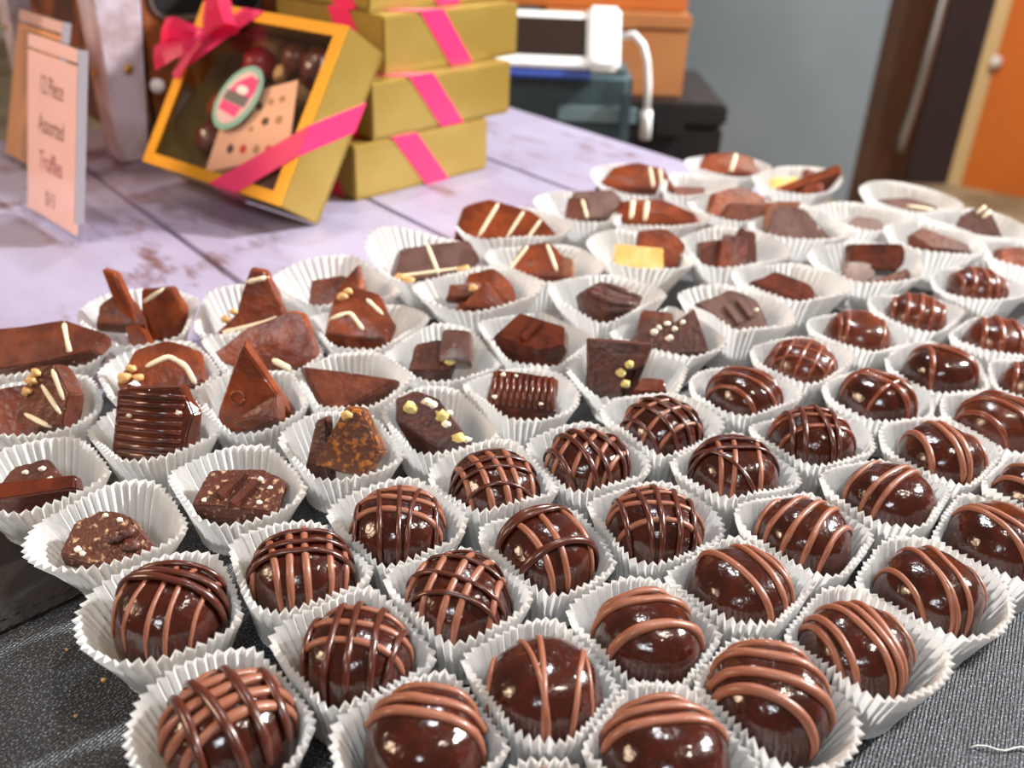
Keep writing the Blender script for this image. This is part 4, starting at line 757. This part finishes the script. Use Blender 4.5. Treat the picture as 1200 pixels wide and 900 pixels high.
# ---- broken pieces
def piece(k, x, y, spec, placed):
    mk, outl, th, yaw, tilt, dx, dy, deco, name, label = spec
    rn = random.Random(hash((k, len(placed), 7)) % 10007)
    Rf, Hf, rb, h = cup_r[('K', k)]
    SC = (1.06 if y < .30 else 1.2)/1000
    pts = [(p[0]*SC, p[1]*SC) for p in outl]
    if sum(pts[i][0]*pts[(i+1) % len(pts)][1]-pts[(i+1) % len(pts)][0]*pts[i][1] for i in range(len(pts))) < 0: pts.reverse()
    thm = th*SC*1.15
    bm = bmesh.new(); n = len(pts)
    cx = sum(p[0] for p in pts)/n; cy = sum(p[1] for p in pts)/n
    # split outline edges so that broken sides are uneven
    ring = []
    for i in range(n):
        a_, b_ = pts[i], pts[(i+1) % n]; ring.append((a_, 0))
        L_ = math.hypot(b_[0]-a_[0], b_[1]-a_[1])
        if L_ > .007: ring.append((((a_[0]+b_[0])/2, (a_[1]+b_[1])/2), 1))
    A, Bv, Mv = [], [], []
    for p, md in ring:
        j = .0006 if md else .0003
        k1 = rn.uniform(.86, .95); k2 = rn.uniform(.84, 1.0)
        A.append(bm.verts.new((cx+(p[0]-cx)*k2+rn.uniform(-j, j), cy+(p[1]-cy)*k2+rn.uniform(-j, j), -thm/2)))
        Mv.append(bm.verts.new((p[0]+rn.uniform(-j, j), p[1]+rn.uniform(-j, j), rn.uniform(-.1, .2)*thm)))
        Bv.append(bm.verts.new((cx+(p[0]-cx)*k1, cy+(p[1]-cy)*k1, thm/2)))
    m_ = len(ring)
    bm.faces.new(list(reversed(A))); tf = bm.faces.new(Bv)
    if not any(d[0] in ('ridges', 'bars') for d in deco):
        # break the upper face into a few uneven facets
        c1 = bm.verts.new((cx+rn.uniform(-.25, .25)*abs(pts[0][0]), cy+rn.uniform(-.3, .3)*abs(pts[0][1]), thm/2+rn.uniform(-.0004, .0012)))
        bm.faces.remove(tf); gi = 0; seg = max(2, m_//3)
        while gi < m_:
            ge = min(m_, gi+seg); bm.faces.new([Bv[q % m_] for q in range(gi, ge+1)]+[c1]); gi = ge
    for i in range(m_):
        q = (i+1) % m_
        bm.faces.new((A[i], A[q], Mv[q], Mv[i])); bm.faces.new((Mv[i], Mv[q], Bv[q], Bv[i]))
    bmesh.ops.triangulate(bm, faces=[f for f in bm.faces if len(f.verts) >= 4 and f.normal.length >= 0 and len(f.verts) < 6])
    bevel(bm, .0005, 2)
    rot = Matrix.Rotation(R(yaw), 4, 'Z') @ Matrix.Rotation(R(tilt), 4, 'X')
    nA = set(v.index for v in bm.verts)
    low = [v for v in bm.verts if v.co.z < -thm*.3]
    zmin0 = min((rot @ v.co).z for v in bm.verts)
    ox, oy = dx/1000*.94, dy/1000*.94
    irot = rot.inverted()
    def shaped(ext, oz, ox_, oy_):
        # the chunk's underside tapers down to the floor of the cup
        b2 = bm.copy(); mw_ = Matrix.Translation((ox_, oy_, oz)) @ rot; b2.transform(mw_)
        if ext:
            b2.verts.ensure_lookup_table()
            for v in low:
                q = b2.verts[v.index]; zt_ = .0009+.0015*((v.index*37) % 10)/10
                kx = .55
                q.co = Vector((ox_+(q.co.x-ox_)*kx, oy_+(q.co.y-oy_)*kx, min(q.co.z, zt_)))
                rr_ = math.hypot(q.co.x, q.co.y)
                if rr_ > rb*.85: q.co.x *= rb*.85/rr_; q.co.y *= rb*.85/rr_
        return b2, mw_
    def bad(b2):
        for v in b2.verts:
            f = math.atan2(v.co.y, v.co.x); hh = Hf(f); z = v.co.z
            if z < .0006: return True
            if z < hh+.0005:
                sr = max(0, min(1, z/hh))**1.05
                if math.hypot(v.co.x, v.co.y) > rb+(Rf(f)-.0006-rb)*sr-.0009: return True
        return False
    best = None
    base_z = max(h-(.0095 if k in (10, 11, 12) else .0045 if y < .36 else .0085), .0008-zmin0)
    for ext in (True, False):
        for sh in (1, .75, .5, .25, 0):
            for st in range(0, 14):
                oz = base_z+st*.0006
                b2, mw_ = shaped(ext, oz, ox*sh, oy*sh)
                ok = not bad(b2)
                if ok and placed:
                    tr = BVHTree.FromBMesh(b2); ok = not any(tr.overlap(t2) for t2 in placed)
                if ok:
                    cost = st*.0006+(1-sh)*.008+(0 if ext else .004)
                    if best is None or cost < best[0]:
                        if best: best[2].free()
                        best = (cost, mw_, b2)
                    else: b2.free()
                    break
                b2.free()
    if best is None:
        b2, mw_ = shaped(False, base_z+.006, ox*.6, oy*.6); best = (9, mw_, b2)
    placed.append(BVHTree.FromBMesh(best[2])); best[2].transform(best[1].inverted())
    bm.free(); bm = best[2]
    mw = best[1]
    top = BVHTree.FromBMesh(bm)
    def zat(px, py, zl):
        hit = top.ray_cast(Vector((px, py, thm/2+.01)), Vector((0, 0, -1)))
        return hit[0].z if hit[0] is not None and hit[0].z > -thm*.2 else zl
    o = obj(name, bm, mk, None, Matrix.Translation((x, y, zcl(x, y)+.0002)) @ mw)
    tag(o, label, 'chocolate', 'broken chocolate pieces in paper cups')
    zt = thm/2
    for di, d in enumerate(deco):
        if d[0] == 'line':
            P = [Vector((p[0]*SC*.93, p[1]*SC*.93, zt+.0001)) for p in d[2]]; path = []
            for i in range(len(P)-1):
                for q in range(6): path.append(P[i].lerp(P[i+1], q/6))
            path.append(P[-1])
            pp = [p+Vector((0, 0, 0)) for p in path]
            for _ in range(2): pp = [pp[0]]+[(pp[i-1]+pp[i]*2+pp[i+1])/4 for i in range(1, len(pp)-1)]+[pp[-1]]
            r_ = d[3]/1000; zl = zt; p2 = []
            for p in pp:
                zl = zat(p.x, p.y, zl); p2.append(Vector((p.x, p.y, zl+.0001)))
            pp = p2
            bm = bmesh.new(); tube(bm, pp, [r_*(1+.3*noise.noise(Vector((i*.5, k, di))))*(.5 if i in (0, len(pp)-1) else 1) for i in range(len(pp))], 7, .4, [Vector((0, 0, 1))]*len(pp))
            obj('drizzle_line' if d[1] == WL else 'chocolate_ridge', bm, d[1], o, smooth=True)
        elif d[0] == 'nut':
            for q, (px, py) in enumerate(d[2]):
                bm = bmesh.new(); lump(bm, (0, 0, 0), d[3]/1000*rn.uniform(.85, 1.15), k+q*.7+di, 2, .6, (1.1, .9, .8))
                obj({'sugar': 'white_fleck', 'darkbark': 'chocolate_knob'}.get(d[1], 'nut'), bm, d[1], o, Matrix.Translation((px*SC*.9, py*SC*.9, zat(px*SC*.9, py*SC*.9, zt)+d[3]/1000*.15)), True)
        elif d[0] == 'ridges':
            nr_ = d[2]; half = d[3]*SC; vert = len(d) > 5
            for q in range(nr_):
                c = (-1+2*(q+.5)/nr_)
                bm = bmesh.new()
                if vert:
                    xx = c*11*SC; tube(bm, [(xx, -6.3*SC, zt), (xx, 0, zt+.0001), (xx, 6.3*SC, zt)], .0009, 6, .6, [Vector((0, 0, 1))]*3)
                else:
                    yy = c*11*SC; tube(bm, [(-11.5*SC, yy-.0005, zt), (0, yy, zt+.0001), (10.5*SC, yy+.0006, zt)], .0011, 6, .5, [Vector((0, 0, 1))]*3)
                obj('ridge', bm, d[1], o, smooth=True)
        elif d[0] == 'bars':
            ang = R(d[3] if len(d) > 3 else 62)
            for q in range(d[2]):
                c = (q-(d[2]-1)/2)*5.2*SC
                bm = bmesh.new(); box(bm, -.0056, .0056, -.0019, .0019, 0, .0016); bevel(bm, .0006, 2)
                obj('raised_bar', bm, d[1], o, Matrix.Translation((c*math.cos(ang-PI/2)*1.0, c*math.sin(ang-PI/2), zt)) @ Matrix.Rotation(ang, 4, 'Z'))
        elif d[0] == 'ring':
            for px, py in d[2]:
                bm = bmesh.new(); tube(bm, [(d[3]/1000*math.cos(t), d[3]/1000*math.sin(t), 0) for t in [2*PI*i/16 for i in range(17)]], .0007, 6)
                obj('bubble_mark', bm, d[1], o, Matrix.Translation((px*SC, py*SC, zt)), True)
for k, v in KU.items():
    placed = []
    for sp in v[2]: piece(k, v[0]/1000, v[1]/1000, sp, placed)
